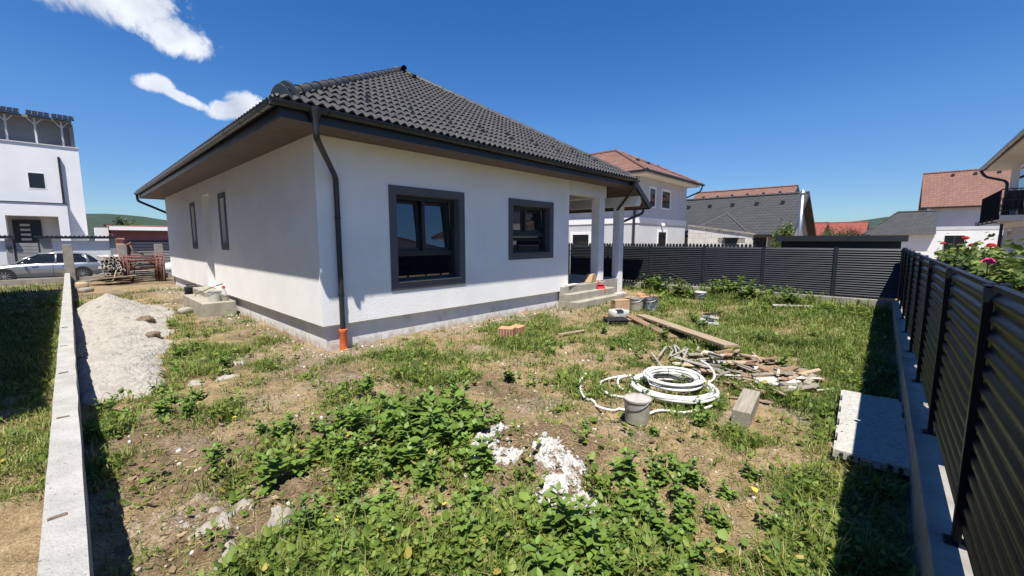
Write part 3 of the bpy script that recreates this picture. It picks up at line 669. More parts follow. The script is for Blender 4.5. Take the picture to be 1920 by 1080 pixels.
gl = obj('gutter', half_round('Y', GY+.10, EY1+.05, GX, GZ), M['gutter'], house, auto=True)
mb = MB(); n_ = 12; r0 = .078
ring = [(math.cos(math.pi+math.pi*k/n_)*r0, math.sin(math.pi+math.pi*k/n_)*r0) for k in range(n_+1)]
vs_ = [(x, y, z) for y in (-.014, .014) for x, z in ring]; mb.add(vs_, [(k, k+1, n_+2+k, n_+1+k) for k in range(n_)])
brm, _ = mesh_of('bracket', mb, M['fascia'], center=False)
for k in range(17): inst('bracket', brm, (GX, EY0+.45+.92*k, GZ), (0,0,0), gl)
for k in range(5): inst('joint', brm, (EX0+.62+2.9*k, GY, GZ), (0,0,math.pi/2), gut)
gr = obj('gutter', half_round('Y', EY0-.02, 11.6, XL+.075, ZL-.06), M['gutter'], house, auto=True)
# corner downpipe
dp = thing('x', 'x', 'x') if False else None
mb = MB(); ox = 2.54
mb.lathe((ox, GY, GZ-.22), [(.048,0),(.05,.05),(.095,.17),(.10,.22)], 16)
fun = obj('downpipe', mb, M['gutter'], house, auto=True)
def elbow_path(P, rad=.1, n=5):
    out = [Vector(P[0])]
    for i in range(1, len(P)-1):
        a, b, c = Vector(P[i-1]), Vector(P[i]), Vector(P[i+1]); p = b+(a-b).normalized()*rad; q = b+(c-b).normalized()*rad
        for k in range(n+1):
            t = k/n; out.append(p*(1-t)**2 + b*2*t*(1-t) + q*t*t)
    out.append(Vector(P[-1])); return out
py = HY0-.06; px = 3.12
mb = MB(); mb.tube(elbow_path([(ox, GY, GZ-.20), (ox, GY, GZ-.40), (px, py, 2.92), (px, py, .36)], .09), .045, 14); obj('pipe', mb, M['gutter'], fun, auto=True)
mb = MB(); mb.lathe((px, py, -.05), [(.062,0),(.062,.36),(.068,.37),(.068,.42),(.05,.425)], 16); obj('orange_base_pipe', mb, M['orange_pipe'], fun, auto=True)
for z in (.95, 2.25):
    mb = MB(); mb.lathe((px, py, z), [(.05,0),(.05,.035)], 14); mb.box(px-.008, px+.008, py+.03, HY0+.01, z, z+.03); obj('pipe_clip', mb, M['fascia'], fun)
# porch downpipes
mb = MB(); mb.tube(elbow_path([(12.18, GY, GZ-.05), (12.18, GY, GZ-.22), (12.95, 7.29, 2.80), (12.95, 7.29, .1)], .08), .042, 12); obj('downpipe', mb, M['gutter'], house, auto=True)
mb = MB(); mb.lathe((12.18, GY, GZ-.2), [(.05,0),(.055,.03),(.09,.14),(.095,.2)], 14); obj('funnel', mb, M['gutter'], house, auto=True)
mb = MB(); mb.tube(elbow_path([(XL+.075, 6.55, ZL-.10), (XL+.075, 6.55, ZL-.28), (13.05, 7.30, 2.42), (13.05, 7.30, .1)], .09), .042, 12); obj('downpipe', mb, M['gutter'], house, auto=True)
# rear-left downpipe visible below the far end of the eaves
mb = MB(); mb.tube(elbow_path([(GX, EY1-.25, GZ-.05), (GX, EY1-.25, GZ-.30), (HX0+.12, HY1+.07, 2.95), (HX0+.12, HY1+.07, .1)], .1), .045, 12); obj('downpipe', mb, M['gutter'], house, auto=True)

# ------------------------------------------------------------------ boundary walls and fences
root = thing('low_concrete_wall', 'long low cast concrete boundary wall along the left of the plot', 'wall', (-.135, 12, 0))
mb = MB()
ysn = [-.4 + 27.2*i/60 for i in range(61)]
vsx = []
for i, y in enumerate(ysn):
    j1, j2, j3 = [random.uniform(-.004, .004) for _ in range(3)]
    vsx += [(-.215+j1, y, -.4), (-.06+j2, y, -.4), (-.06+j2, y, .45+j3), (-.215+j1, y, .45+j3)]
fsx = [(4*i+a, 4*i+b, 4*i+4+b, 4*i+4+a) for i in range(60) for a, b in ((0,3),(3,2),(2,1),(1,0))] + [(0,1,2,3), (243,242,241,240)]
mb.add(vsx, fsx); obj('wall_body', mb, M['concrete'], root)
for y, dx in ((3.13,-.02),(4.92,-.01),(6.61,-.015),(8.3,-.02),(10.1,-.02)):
    mb = MB(); mb.bar((-.14+dx, y, .4535), (.072, .026, .006), RZ(random.uniform(-.05,.2))); obj('tie_strap', mb, M['rust'], root)
# street wall with pillars at the far end of the plot
mb = MB(); mb.box(-6, 12, 26.95, 27.15, -.4, .24); tag(obj('street_wall', mb, M['old_concrete']), 'knee-high unfinished concrete wall between plot and street', 'wall')
for k, (x, lab) in enumerate(((-.045, 'bare concrete gate pillar standing in front of the silver car'), (1.73, 'bare concrete gate pillar behind the scaffold heap, left of its frames'), (3.06, 'bare concrete gate pillar between the scaffold frames and the bungalow'))):
    mb = MB(); mb.box(x-.155, x+.155, 26.85, 27.16, -.4, 1.70); tag(obj('gate_pillar', mb, M['old_concrete'], bevel=.012), lab, 'pillar', 'concrete gate pillars on the street wall')

def FY(x): return -.39+.023*x
ANG = math.atan(.023); FX = 2.93; FP = 1.6
fence = thing('metal_fence', 'tall anthracite corrugated metal fence on the right, nearest the viewer', 'fence', (FX, FY(FX), 0))
prof = [(0,0),(.006,.012),(.017,.020),(.020,.034),(.017,.048),(.006,.060),(.0,.070),(.0,.0868)]
mb = MB(); Ls = FP-.005
vs_ = [(t, p[0], p[1]) for t in (-Ls/2, Ls/2) for p in prof] + [(t, p[0]-.004, p[1]) for t in (-Ls/2, Ls/2) for p in prof]
nn = len(prof); mb.add(vs_, [(i, i+1, nn+i+1, nn+i) for i in range(nn-1)] + [(2*nn+i+1, 2*nn+i, 3*nn+i, 3*nn+i+1) for i in range(nn-1)])
slm, _ = mesh_of('slat', mb, M['fence'], center=False); smooth_mesh(slm)
posts = [FX+FP*k for k in range(-2, 8)]
for k, x in enumerate(posts[:-1]):
    for j in range(14): inst('slat', slm, (x+FP/2, FY(FX)-.02, .462+.0868*j), (0,0,0), fence)
for x in posts:
    mb = MB(); y = FY(FX); mb.box(x-.021, x+.021, y-.012, y+.022, .385, 1.682); mb.box(x-.045, x+.045, y-.05, y+.05, .385, .393); mb.box(x-.024, x+.024, y-.05, y+.025, 1.682, 1.692); mb.box(x-.028, x+.028, y-.062, y-.026, .385, 1.70)
    o = obj('post', mb, M['fence'], fence, bevel=.004)
for x in posts[:-1]:
    mb = MB(); mb.box(x+.05, x+FP-.05, FY(FX)-.028, FY(FX)+.004, 1.675, 1.695); obj('top_rail', mb, M['fence'], fence)
fence.rotation_euler.z = ANG
base = thing('concrete_strip', 'grey concrete strip footing under the right-hand metal fence', 'footing', (FX, FY(FX), 0))
mb = MB(); mb.box(-1.2, 14.25, FY(FX)-.11, FY(FX)+.105, -.4, .385); obj('footing', mb, M['old_concrete'], base, bevel=.01); base.rotation_euler.z = ANG
# back fence
BX = 14.3
bf = thing('slatted_fence', 'anthracite horizontal slat fence across the back of the plot', 'fence', (BX, 4, 0))
bposts = [-.08, 1.27, 2.99, 4.70, 6.55, 8.25, 9.95]
for a, b in zip(bposts[:-1], bposts[1:]):
    mb = MB(); Lh = (b-a)/2-.03; mb.prism([(.022,0),(.030,.004),(.004,.050),(-.006,.046)], lambda p, t: (-p[0], t, p[1]), -Lh, Lh); me, _ = mesh_of('slat', mb, M['fence_back'], center=False)
    for j in range(20): inst('slat', me, (BX, (a+b)/2, .42+.0635*j), (0,0,0), bf)
for y in bposts:
    mb = MB(); mb.box(BX-.045, BX+.03, y-.045, y+.045, .36, 1.70); mb.box(BX-.05, BX+.035, y-.05, y+.05, 1.70, 1.71); obj('post', mb, M['fence_back'], bf)
mb = MB(); mb.box(BX+.03, BX+.04, bposts[0], bposts[-1], .41, 1.68); obj('backing_sheet', mb, M['plastic_black'], bf)
mb = MB(); mb.box(BX-.12, BX+.12, -.25, 12, -.4, .36); tag(obj('fence_footing', mb, M['old_concrete'], bevel=.012), 'weathered concrete footing under the back slatted fence', 'footing')
pf = thing('picket_fence', 'dark picket fence with rounded tops just behind the back fence', 'fence', (BX+.35, 6, 0))
mb = MB(); pp = [(-.042,0),(.042,0),(.042,1.73),(.034,1.755),(.018,1.772),(0,1.778),(-.018,1.772),(-.034,1.755),(-.042,1.73)]
mb.prism(pp, lambda p, t: (t, p[0], p[1]), -.01, .01); pkm, _ = mesh_of('picket', mb, M['fence_back'], center=False)
for k in range(62): inst('picket', pkm, (BX+.35, 3.35+.115*k, 0), (0,0,0), pf)
mb = MB(); mb.box(BX+.36, BX+.40, 3.3, 10.5, 1.4, 1.46); obj('rail', mb, M['fence_back'], pf)

# ------------------------------------------------------------------ neighbouring buildings
def rectwin(parent, plane, pos, u0, u1, z0, z1, surround=.12, mull=None, trim='trim_white', proud=.03, glass='glass_far'):
    """window on wall plane facing -Y (plane 'Y') or -X (plane 'X')"""
    mb = MB()
    if surround: wall_holes(mb, plane, pos-proud, proud-.003, u0-surround, u1+surround, z0-surround*.6, z1+surround, [(u0, u1, z0, z1)])
    else: wall_holes(mb, plane, pos-.012, .010, u0-.05, u1+.05, z0-.05, z1+.05, [(u0, u1, z0, z1)])
    w = obj('window', mb, M[trim], parent)
    cuts = [u0, u1] if mull is None else [u0, mull, u1]
    mb = MB(); wall_holes(mb, plane, pos-.010, .008, u0, u1, z0, z1, [(a+.06, b-.06, z0+.06, z1-.06) for a, b in zip(cuts[:-1], cuts[1:])]); obj('frame', mb, M['frame'], w)
    for a, b in zip(cuts[:-1], cuts[1:]):
        mb = MB(); p = lambda u, z: (u, pos-.004, z) if plane == 'Y' else (pos-.004, u, z)
        q = [p(a+.05, z0+.05), p(b-.05, z0+.05), p(b-.05, z1-.05), p(a+.05, z1-.05)]; mb.quad(*(q if plane == 'Y' else q[::-1])); obj('pane', mb, M[glass], w)
    return w
def hip_roof(mb, x0, x1, y0, y1, ze, pitch, th_=.14, ridge='auto'):
    w, d = x1-x0, y1-y0; h = min(w, d)/2
    if w <= d: a, b = ((x0+x1)/2, y0+h, ze+h*pitch), ((x0+x1)/2, y1-h, ze+h*pitch)
    else: a, b = (x0+h, (y0+y1)/2, ze+h*pitch), (x1-h, (y0+y1)/2, ze+h*pitch)
    c = [(x0,y0,ze),(x1,y0,ze),(x1,y1,ze),(x0,y1,ze)]
    if w <= d: mb.quad(c[0],c[1],a); mb.quad(c[1],c[2],b,a); mb.quad(c[2],c[3],b); mb.quad(c[3],c[0],a,b)
    else: mb.quad(c[0],c[1],b,a); mb.quad(c[1],c[2],b); mb.quad(c[2],c[3],a,b); mb.quad(c[3],c[0],a)
    return a, b, c
def ridge_tubes(parent, segs, mat, r=.1):
    for p, q in segs:
        mb = MB(); mb.tube([p, q], r, 8); obj('ridge_cap', mb, mat, parent)
def flat_slab(x0, x1, y0, y1, z0, z1): return MB().box(x0, x1, y0, y1, z0, z1)

# two-storey white house with red hip roof behind the back fence
N = thing('two_storey_house', 'two-storey white house with red hip roof behind the back fence', 'house', (23, 11.4, 0))
nx0, ny0, nx1, ny1, nze = 23, 11.36, 30.2, 21, 5.72
mb = MB(); mb.box(nx0, nx1, ny0, ny1, -.3, nze); obj('wall', mb, M['grey_render'], N)
mb = MB(); mb.box(nx0-.04, nx1+.04, ny0-.04, ny1+.04, 2.90, 3.25); obj('string_band', mb, M['trim_white'], N)
mb = MB(); mb.box(nx0-.65, nx1+.65, ny0-.65, ny1+.65, nze-.12, nze); obj('soffit', mb, M['trim_white'], N)
mb = MB(); a, b, c = hip_roof(mb, nx0-.78, nx1+.78, ny0-.78, ny1+.78, nze+.06, .52); rf = obj('roof', mb, M['tile_red'], N)
ridge_tubes(rf, [(a, c[0]), (a, c[1]), (a, b), (b, c[2]), (b, c[3])], M['tile_red'], .11)
mb = MB(); mb.tube([(nx0-.84, ny0-.84, nze+.03), (nx1+.95, ny0-.84, nze+.03)], .07, 8); obj('gutter', mb, M['gutter'], N)
mb = MB(); mb.tube([(nx0-.84, ny0-.84, nze+.03), (nx0-.84, ny1+.7, nze+.03)], .07, 8); obj('gutter', mb, M['gutter'], N)
mb = MB(); mb.tube(elbow_path([(nx1+.75, ny0-.8, nze), (nx1+.75, ny0-.7, nze-.40), (nx1-.1, ny0+.2, nze-.95)], .2), .055, 8); obj('downpipe', mb, M['gutter'], N)
mb = MB(); mb.tube([(nx0-.08, ny0+.25, nze-.2), (nx0-.08, ny0+.25, 0)], .07, 8); obj('downpipe', mb, M['frame'], N)
rectwin(N, 'Y', ny0, 24.35, 25.05, 3.95, 5.0, .14)
rectwin(N, 'Y', ny0, 26.1, 27.3, 3.95, 4.98, .15, 26.75)
rectwin(N, 'Y', ny0, 25.75, 26.95, .4, 2.40, .15, 26.4)
rectwin(N, 'X', nx0, 14.75, 16.0, 1.1, 2.25, .17)
rectwin(N, 'X', nx0, 14.75, 16.0, 3.9, 5.0, .17)
mb = MB(); mb.lathe((26.2, ny0-.12, 2.72), [(.03,0),(.10,.05),(.12,.12),(.09,.2),(.02,.24)], 10); obj('wall_lamp', mb, M['trim_white'], N, smooth=True)
for P in ((nx0+1.0, ny0+3.2), ):
    mb = MB(); z = nze+.06+.52*1.75; mb.box(P[0]-.1, P[0]+.1, P[1]-.1, P[1]+.1, z, z+.25); obj('vent_tile', mb, M['frame'], rf)
for x in (26, 27.5, 29):
    mb = MB(); z = nze+.06+.52*2.3; mb.box(x-.1, x+.1, ny0+1.6, ny0+1.8, z-.08, z+.2); obj('vent_tile', mb, M['frame'], rf)

# gable roofs with ridge along Y
def gable_house(name, label, x0, x1, y0, y1, ze, zr, wallm, roofm, over=.6, vents=0, gover=.5):
    r = thing(name, label, 'house', (x0, y0, 0)); xm = (x0+x1)/2
    mb = MB(); mb.box(x0, x1, y0, y1, -.3, ze); mb.prism([(x0,ze-.001),(x1,ze-.001),(xm,zr-.15)], lambda p, t: (p[0], t, p[1]), y0+.001, y1-.001); obj('wall', mb, M[wallm], r)
    k = (zr-ze)/(xm-x0); mb = MB()
    poly = [(x0-over, ze-over*k), (xm, zr), (x1+over, ze-over*k), (x1+over, ze-over*k-.14), (xm, zr-.14), (x0-over, ze-over*k-.14)]
    mb.prism(poly, lambda p, t: (p[0], t, p[1]), y0-gover, y1+gover); rf = obj('roof', mb, M[roofm], r)
    mb = MB(); mb.tube([(xm, y0-gover-.02, zr+.02), (xm, y1+gover+.02, zr+.02)], .11, 8); obj('ridge_cap', mb, M[roofm], rf)
    mb = MB()
    for s in (1, -1):
        e = xm-s*(xm-x0+over); mb.prism([(xm, zr+.03), (e, ze-over*k+.03), (e, ze-over*k-.2), (xm, zr-.2)], lambda p, t: (p[0], t, p[1]), y0-gover-.04, y0-gover-.005)
    obj('barge_board', mb, M['frame'], rf)
    mb = MB(); mb.tube([(x0-over-.06, y0-gover, ze-over*k-.03), (x0-over-.06, y1+gover, ze-over*k-.03)], .07, 8); obj('gutter', mb, M['gutter'], r)
    for i in range(vents):
        y = y0 + (y1-y0)*(i+.5)/vents; t = .72; x = x0+(xm-x0)*t; z = ze+(zr-ze)*t
        mb = MB(); mb.box(x-.14, x+.14, y-.11, y+.11, z-.05, z+.2); obj('vent_tile', mb, M['frame'], rf)
    return r, rf
Dh, Drf = gable_house('dark_roof_house', 'low house with dark grey gable roof right of the white two-storey house', 32, 41, 5.6, 15.5, 2.55, 5.25, 'old_concrete', 'tile_dark', .5, 6)
mb = MB(); mb.add([(30.9,7.4,2.30),(30.9,11.6,2.30),(33.2,9.5,3.80),(34.6,7.4,2.3),(34.6,11.6,2.3)], [(1,0,2),(0,3,2),(4,1,2)]); obj('gablet_roof', mb, M['tile_dark'], Drf)
ridge_tubes(Drf, [((33.2,9.5,3.82),(30.9,7.4,2.32)), ((33.2,9.5,3.82),(30.9,11.6,2.32))], M['dark_render'], .05)
rectwin(Dh, 'X', 32, 6.6, 7.6, 1.2, 2.1, 0)
mb = MB(); mb.tube(elbow_path([(31.4,5.7,2.2),(31.4,5.7,1.9),(31.9,5.5,1.5),(31.9,5.5,0)], .1), .05, 8); obj('downpipe', mb, M['gutter'], Dh)
mb = MB(); mb.tube([(27, 4.05, 0), (27, 4.05, 4.3)], .10, 10); flue = thing('flue_pipe', 'tall shiny steel flue pipe beside the dark grey gable roof', 'chimney', (27,4.05,0)); obj('pipe', mb, M['steel'], flue, smooth=True)
mb = MB(); mb.lathe((27,4.05,4.3), [(.04,0),(.14,.06),(.14,.12),(.02,.26)], 10); obj('cowl', mb, M['steel'], flue)
mb = MB(); mb.box(26.96, 27.04, 4.0, 4.1, 3.6, 3.62); obj('clamp', mb, M['frame'], flue)
# unfinished block annex in front of it
an = thing('block_annex', 'unfinished pale block wall with sloping top above the back fence', 'wall', (22, 6.5, 0))
mb = MB(); bl = .6
def ztop(y): return 2.58 - (7.94-y)*.153
for j in range(11):
    z0 = .25*j
    for i in range(7):
        y0 = 5.15 + bl*i - (.3 if j % 2 else 0); y1 = min(y0+bl-.012, 8.1); y0 = max(y0, 5.15)
        zt = min(z0+.242, ztop((y0+y1)/2))
        if y1-y0 < .08 or zt-z0 < .05: continue
        if y0 < 6.35 and y1 > 5.75 and 1.62 < z0+.12 < 2.0: continue
        m1 = MB(); m1.box(22-.002*random.random(), 22.25, y0, y1, z0, zt); obj('block', m1, M['block'], an)
mb.box(22.01, 22.24, 5.16, 8.05, -.3, 2.1); obj('mortar', mb, M['old_concrete'], an)
mb = MB(); mb.prism([(5.08,2.14),(8.12,2.605),(8.12,2.68),(5.08,2.215)], lambda p, t: (t, p[0], p[1]), 21.95, 22.3); obj('sloping_cap', mb, M['old_concrete'], an)
mb = MB(); mb.box(21.985, 22.0, 5.78, 6.32, 1.62, 1.98); obj('hatch', mb, M['frame'], an)
mb = MB(); mb.box(21.9, 22.0, 5.7, 6.4, 1.98, 2.02); obj('lintel', mb, M['frame'], an)
gable_house('red_roof_house', 'house with reddish brown ridge showing behind the dark grey gable roof', 46, 56, 8.6, 17.5, 4.6, 7.35, 'white_paint', 'tile_red', .6, 6)
# dark metal shed behind the back fence
sh = thing('metal_shed', 'low dark ribbed metal shed with flat roof behind the fence corner', 'shed', (15.6, 1.4, 0))
mb = MB(); mb.box(15.62, 17.9, .0, 2.8, -.2, 1.90); obj('wall', mb, M['fence_back'], sh)
mb = MB()
rib = MB(); rib.box(-.012, .012, -.018, .018, 0, 1.88); ribm, _ = mesh_of('rib', rib, M['fence_back'], center=False)
for k in range(36): inst('rib', ribm, (15.612, .04+.078*k, 0), (0,0,0), sh)
mb = MB(); mb.prism([(15.42,1.90),(18.1,1.84),(18.1,1.95),(15.42,2.03)], lambda p, t: (p[0], t, p[1]), -.12, 2.92); obj('flat_roof', mb, M['frame'], sh)
mb = MB(); mb.box(15.40, 15.42, -.13, 2.93, 1.86, 2.03); obj('fascia', mb, M['frame'], sh)
# far red roofs, dark hip roof
def far_house(name, label, x0, x1, y0, y1, ze, pitch, roofm, wallm='white_paint'):
    r = thing(name, label, 'house', (x0, y0, 0)); mb = MB(); mb.box(x0, x1, y0, y1, -.3, ze); obj('wall', mb, M[wallm], r)
    mb = MB(); a, b, c = hip_roof(mb, x0-.5, x1+.5, y0-.5, y1+.5, ze, pitch); mb.box(x0-.5, x1+.5, y0-.5, y1+.5, ze-.1, ze-.002); rf = obj('roof', mb, M[roofm], r)
    ridge_tubes(rf, [(a, c[0]), (a, c[1]), (a, b), (b, c[2]), (b, c[3])], M[roofm], .09); return r, rf
M['tile_bright'] = rooftile_material('bright_red_tiles', (.24,.05,.035), (.30,.068,.048), .34, .26)
gable_house('far_red_house', 'distant bright red roof just right of the steel flue', 66, 74, 7.9, 12, 2.6, 4.2, 'white_paint', 'tile_bright', .4, 0)
gable_house('far_red_house', 'distant bright red roof right of the copper-leaved tree', 84, 92, 4.6, 9.4, 3.0, 4.75, 'white_paint', 'tile_bright', .4, 0)
dh = thing('dark_hip_house', 'distant low house with dark hip roof left of the brown-roofed house', 'house', (50, 0, 0))
mb = MB(); mb.box(50, 56, -2.0, 2.15, -.3, 2.38); obj('wall', mb, M['white_paint'], dh)
mb = MB(); mb.add([(49.5,2.65,2.38),(49.5,-2.05,2.38),(53,-2.05,4.45),(53,.45,4.45),(56.5,2.65,2.38),(56.5,-2.05,2.38)], [(0,3,2,1),(0,4,3),(4,5,2,3),(1,2,5),(0,1,5,4)]); dhr = obj('roof', mb, M['tile_dark'], dh)
ridge_tubes(dhr, [((53,.45,4.47),(49.5,2.65,2.4)), ((53,.45,4.47),(53,-2.05,4.47))], M['tile_dark'], .08)
# brown-roofed two-storey house on the right
Bh, Brf = gable_house('brown_roof_house', 'white two-storey house with brown tiled gable roof at the right', 60, 70, -12, -1.9, 5.55, 9.1, 'white_paint', 'tile_brown', .55, 0, .75)
for y in (-3.4, -5.0, -6.6):
    mb = MB(); x = 60+5*.86; z = 5.55+3.55*.86; mb.box(x-.16, x+.16, y-.12, y+.12, z-.05, z+.22); obj('vent_tile', mb, M['frame'], Brf)
rectwin(Bh, 'X', 60, -4.75, -3.5, 3.9, 5.0, 0, -4.1)
rectwin(Bh, 'X', 60, -4.5, -3.1, .9, 2.35, 0, -3.8)
rectwin(Bh, 'X', 60, -7.6, -6.6, .4, 2.35, 0)
mb = MB(); mb.box(59.97, 60.0, -12, -1.9, 2.9, 5.45); obj('upper_render', mb, M['grey_render'], Bh)
mb = MB(); mb.tube(elbow_path([(59.4,-1.5,5.1),(59.4,-1.5,4.8),(59.9,-2.1,4.3),(59.9,-2.1,0)], .2), .09, 8); obj('downpipe', mb, M['gutter'], Bh)
bal = MB(); bal.box(60.5, 63, -1.9, .1, 2.55, 2.75); bo = obj('balcony', bal, M['white_paint'], Bh)
mb = MB()
mb.box(60.5, 60.56, -1.9, .1, 3.62, 3.68); mb.box(60.5, 60.56, -1.9, .1, 2.8, 2.84)
for k in range(11): mb.box(60.51, 60.54, -1.85+.19*k, -1.82+.19*k, 2.75, 3.65)
obj('railing', mb, M['frame'], bo)
mb = MB()
for k in range(26): mb.bar((60.4+random.uniform(-.1,.1), -1.7+.07*k, 3.75+random.uniform(-.12,.16)), (.3,.3,.22), EU(random.random(),random.random(),random.random()))
obj('flower_box', mb, M['frame'], bo)

# near two-storey house with balcony at the right edge of the picture
K = thing('balcony_house', 'grey two-storey house with dark-railed balcony at the right edge', 'house', (21.5, -3.5, 0))
kx0, kx1, ky0, ky1, kze = 21.5, 30.5, -13, -3.5, 5.35
mb = MB(); mb.box(kx0, kx1, ky0, ky1, -.3, kze); obj('wall', mb, M['grey_render'], K)
mb = MB(); mb.box(kx0-.7, kx1+.75, ky0-.7, ky1+.75, kze-.1, kze); obj('soffit', mb, M['white_paint'], K)
mb = MB(); a, b, c = hip_roof(mb, kx0-.8, kx1+.9, ky0-.8, ky1+.85, kze+.05, .5); mb.box(kx0-.8, kx1+.9, ky0-.8, ky1+.85, kze+.0, kze+.048); krf = obj('roof', mb, M['tile_dark'], K)
ridge_tubes(krf, [(a, c[0]), (a, c[3]), (a, b), (b, c[2]), (b, c[1])], M['tile_dark'], .12)
mb = MB(); mb.tube([(kx0-.8, ky1+.9, kze+.02), (kx1+1.0, ky1+.9, kze+.02)], .075, 8); obj('gutter', mb, M['gutter'], K)
mb = MB(); mb.tube(elbow_path([(kx1+.85, ky1+.9, kze-.02), (kx1+.75, ky1+.75, kze-.35), (kx1+.05, ky1+.07, kze-.7), (kx1+.05, ky1+.07, 0)], .2), .06, 8); obj('downpipe', mb, M['gutter'], K)
bs = MB(); bs.box(25, 30.3, ky1, -2.72, 2.66, 2.86); bslab = obj('balcony', bs, M['white_paint'], K)
mb = MB(); mb.box(25, 30.3, -2.70, -2.68, 2.70, 3.85); obj('balcony_screen', mb, material('mesh_screen', (.014,.017,.022), rough=1, spec=0), bslab)
for x in (25.2, 26.6, 28, 29.2, 30.1):
    mb = MB(); mb.box(x-.02, x+.02, -2.70, -2.55, 2.58, 2.62); mb.box(x-.02, x+.02, -2.58, -2.54, 2.58, 2.75); obj('bracket', mb, M['frame'], bslab)
for x in (25.0, 30.3):
    mb = MB()
    for z in (3.86, 3.45, 3.05): mb.tube([(x, -2.69, z), (x, ky1, z)], .022, 6)
    for k in range(6): mb.tube([(x, -2.69-.16*k, 2.86), (x, -2.69-.16*k, 3.86)], .014, 6)
    obj('railing', mb, M['frame'], bslab)
mb = MB()
for i in range(2):
    for q in ((0,0),(0,.5)): mb.bar((25.7+q[1], -3.0-.35*i, 3.35), (.05,.05,1.1), EU(0,.35,0))
mb.bar((25.95,-3.15,3.5), (.03,.45,.8), EU(0,.35,0)); obj('folded_chair', mb, M['frame'], bslab)
def plus_y_window(parent, x0, x1, z0, z1, y):
    mb = MB(); mb.box(x0-.1, x1+.1, y+.002, y+.03, z0-.05, z1+.1); w = obj('window', mb, M['trim_white'], parent)
    mb = MB(); mb.box(x0, x1, y+.03, y+.036, z0, z1); obj('pane', mb, M['glass_far'], w)
plus_y_window(K, 26.2, 28.0, 2.9, 4.95, ky1); plus_y_window(K, 28.2, 29.2, .9, 2.3, ky1); plus_y_window(K, 22.6, 24, 3.6, 4.8, ky1); plus_y_window(K, 22.6, 24, .9, 2.2, ky1)
mb = MB(); mb.box(kx0, kx1+.02, ky1+.0, ky1+.03, 2.45, 2.7); obj('string_band', mb, M['trim_white'], K)

far_house('mirrored_house', 'dark-roofed house behind the viewer, seen only mirrored in the large window', 9, 20, -17.5, -8.5, 3.0, .52, 'tile_dark')
# house on the left neighbour's plot, out of frame, that throws its shade over the left ground
Lh = thing('left_neighbour_house', 'tall plain neighbour house beyond the left edge, seen only by its shade', 'house', (-2.9, 5, 0))
mb = MB(); mb.box(-12, -2.95, 4.75, 21.3, -.3, 7.2); obj('wall', mb, M['dark_render'], Lh)
mb = MB(); mb.box(-12.2, -2.85, 4.65, 21.4, 7.2, 7.45); obj('flat_roof', mb, M['frame'], Lh)

# ------------------------------------------------------------------ street side, left background
MBd = thing('modern_building', 'tall white cubic building with rooftop pergola and solar panels at left', 'building', (-4, 42, 0))
my = 42.0; mxr = 1.02
mb = MB(); wall_holes(mb, 'Y', my, .3, -11, mxr, -.3, 8.15, []); mb.box(mxr-.3, mxr, my+.3, my+11, -.3, 8.15); mb.box(-11, mxr-.3, my+.3, my+11, 8.0, 8.14); obj('wall', mb, M['white_paint'], MBd)
mb = MB(); mb.box(-11, mxr+.06, my-.06, my+.28, 8.152, 8.22); obj('coping', mb, M['grey_render'], MBd)
mb = MB(); mb.box(-11, mxr-.12, my+.9, my+1.1, 8.14, 9.9); mb.box(mxr-.32, mxr-.12, my+.35, my+.9, 8.23, 9.6); obj('terrace_parapet', mb, M['mid_render'], MBd)
rectwin(MBd, 'Y', my, -1.42, -.72, 5.3, 6.28, 0)
mb = MB(); mb.box(-.02, .10, my-.18, my, .2, 7.45); obj('downpipe_casing', mb, M['frame'], MBd)
# entrance block
mb = MB(); wall_holes(mb, 'Y', my-1.6, 1.5, -9, .16, -.3, 4.25, [(-2.52, -.30, -.3, 3.42)]); en = obj('entrance_block', mb, M['white_paint'], MBd)
mb = MB(); mb.box(-9, .19, my-1.64, my-.1, 4.252, 4.30); obj('coping', mb, M['frame'], en)
mb = MB(); mb.box(-2.35, -1.12, my-.2, my-.12, .1, 3.22); dr = obj('door', mb, M['frame'], MBd)
for k in range(4):
    mb = MB(); z = 2.80-.31*k; mb.box(-2.05, -1.62, my-.215, my-.2, z, z+.14); obj('pane', mb, M['grey_render'], dr)
mb = MB(); mb.box(-1.35, -1.31, my-.26, my-.22, 1.95, 2.2); mb.box(-1.5, -1.31, my-.26, my-.22, 2.1, 2.14); obj('handle', mb, M['steel'], dr)
# pergola and solar panels
for k, x in enumerate((-4.6, -3.4, -2.1, -.85, .35)):
    mb = MB(); mb.box(x-.05, x+.05, my+.30, my+.40, 8.22, 9.95)
    for s in (-1, 1): mb.tube([(x, my+.35, 9.45), (x+s*.35, my+.35, 9.9)], .035, 5)
    obj('pergola_post', mb, M['grey_render'], MBd)
mb = MB(); mb.box(-5, .85, my+.28, my+.42, 9.86, 9.96); mb.box(-5, .85, my+.42, my+2.62, 9.9, 10.05); obj('pergola_beam', mb, M['mid_render'], MBd)
for k in range(5):
    x0 = -4.75+1.12*k+(.2 if k > 2 else 0)
    mb = MB(); Mx = EU(R(-22), 0, 0); mb.bar((x0+.53, my+.35, 10.2), (1.06, 1.3, .05), EU(R(22), 0, 0)); pn = obj('solar_panel', mb, M['solar'], MBd)
    mb = MB()
    for t in (0, .25, .5, .75, 1):
        c = Vector((x0+.53, my+.35, 10.2)) + EU(R(22),0,0) @ Vector(((t-.5)*1.02, 0, .03)); mb.bar(c, (.018, 1.3, .012), EU(R(22),0,0))
    obj('panel_rail', mb, M['steel'], pn)
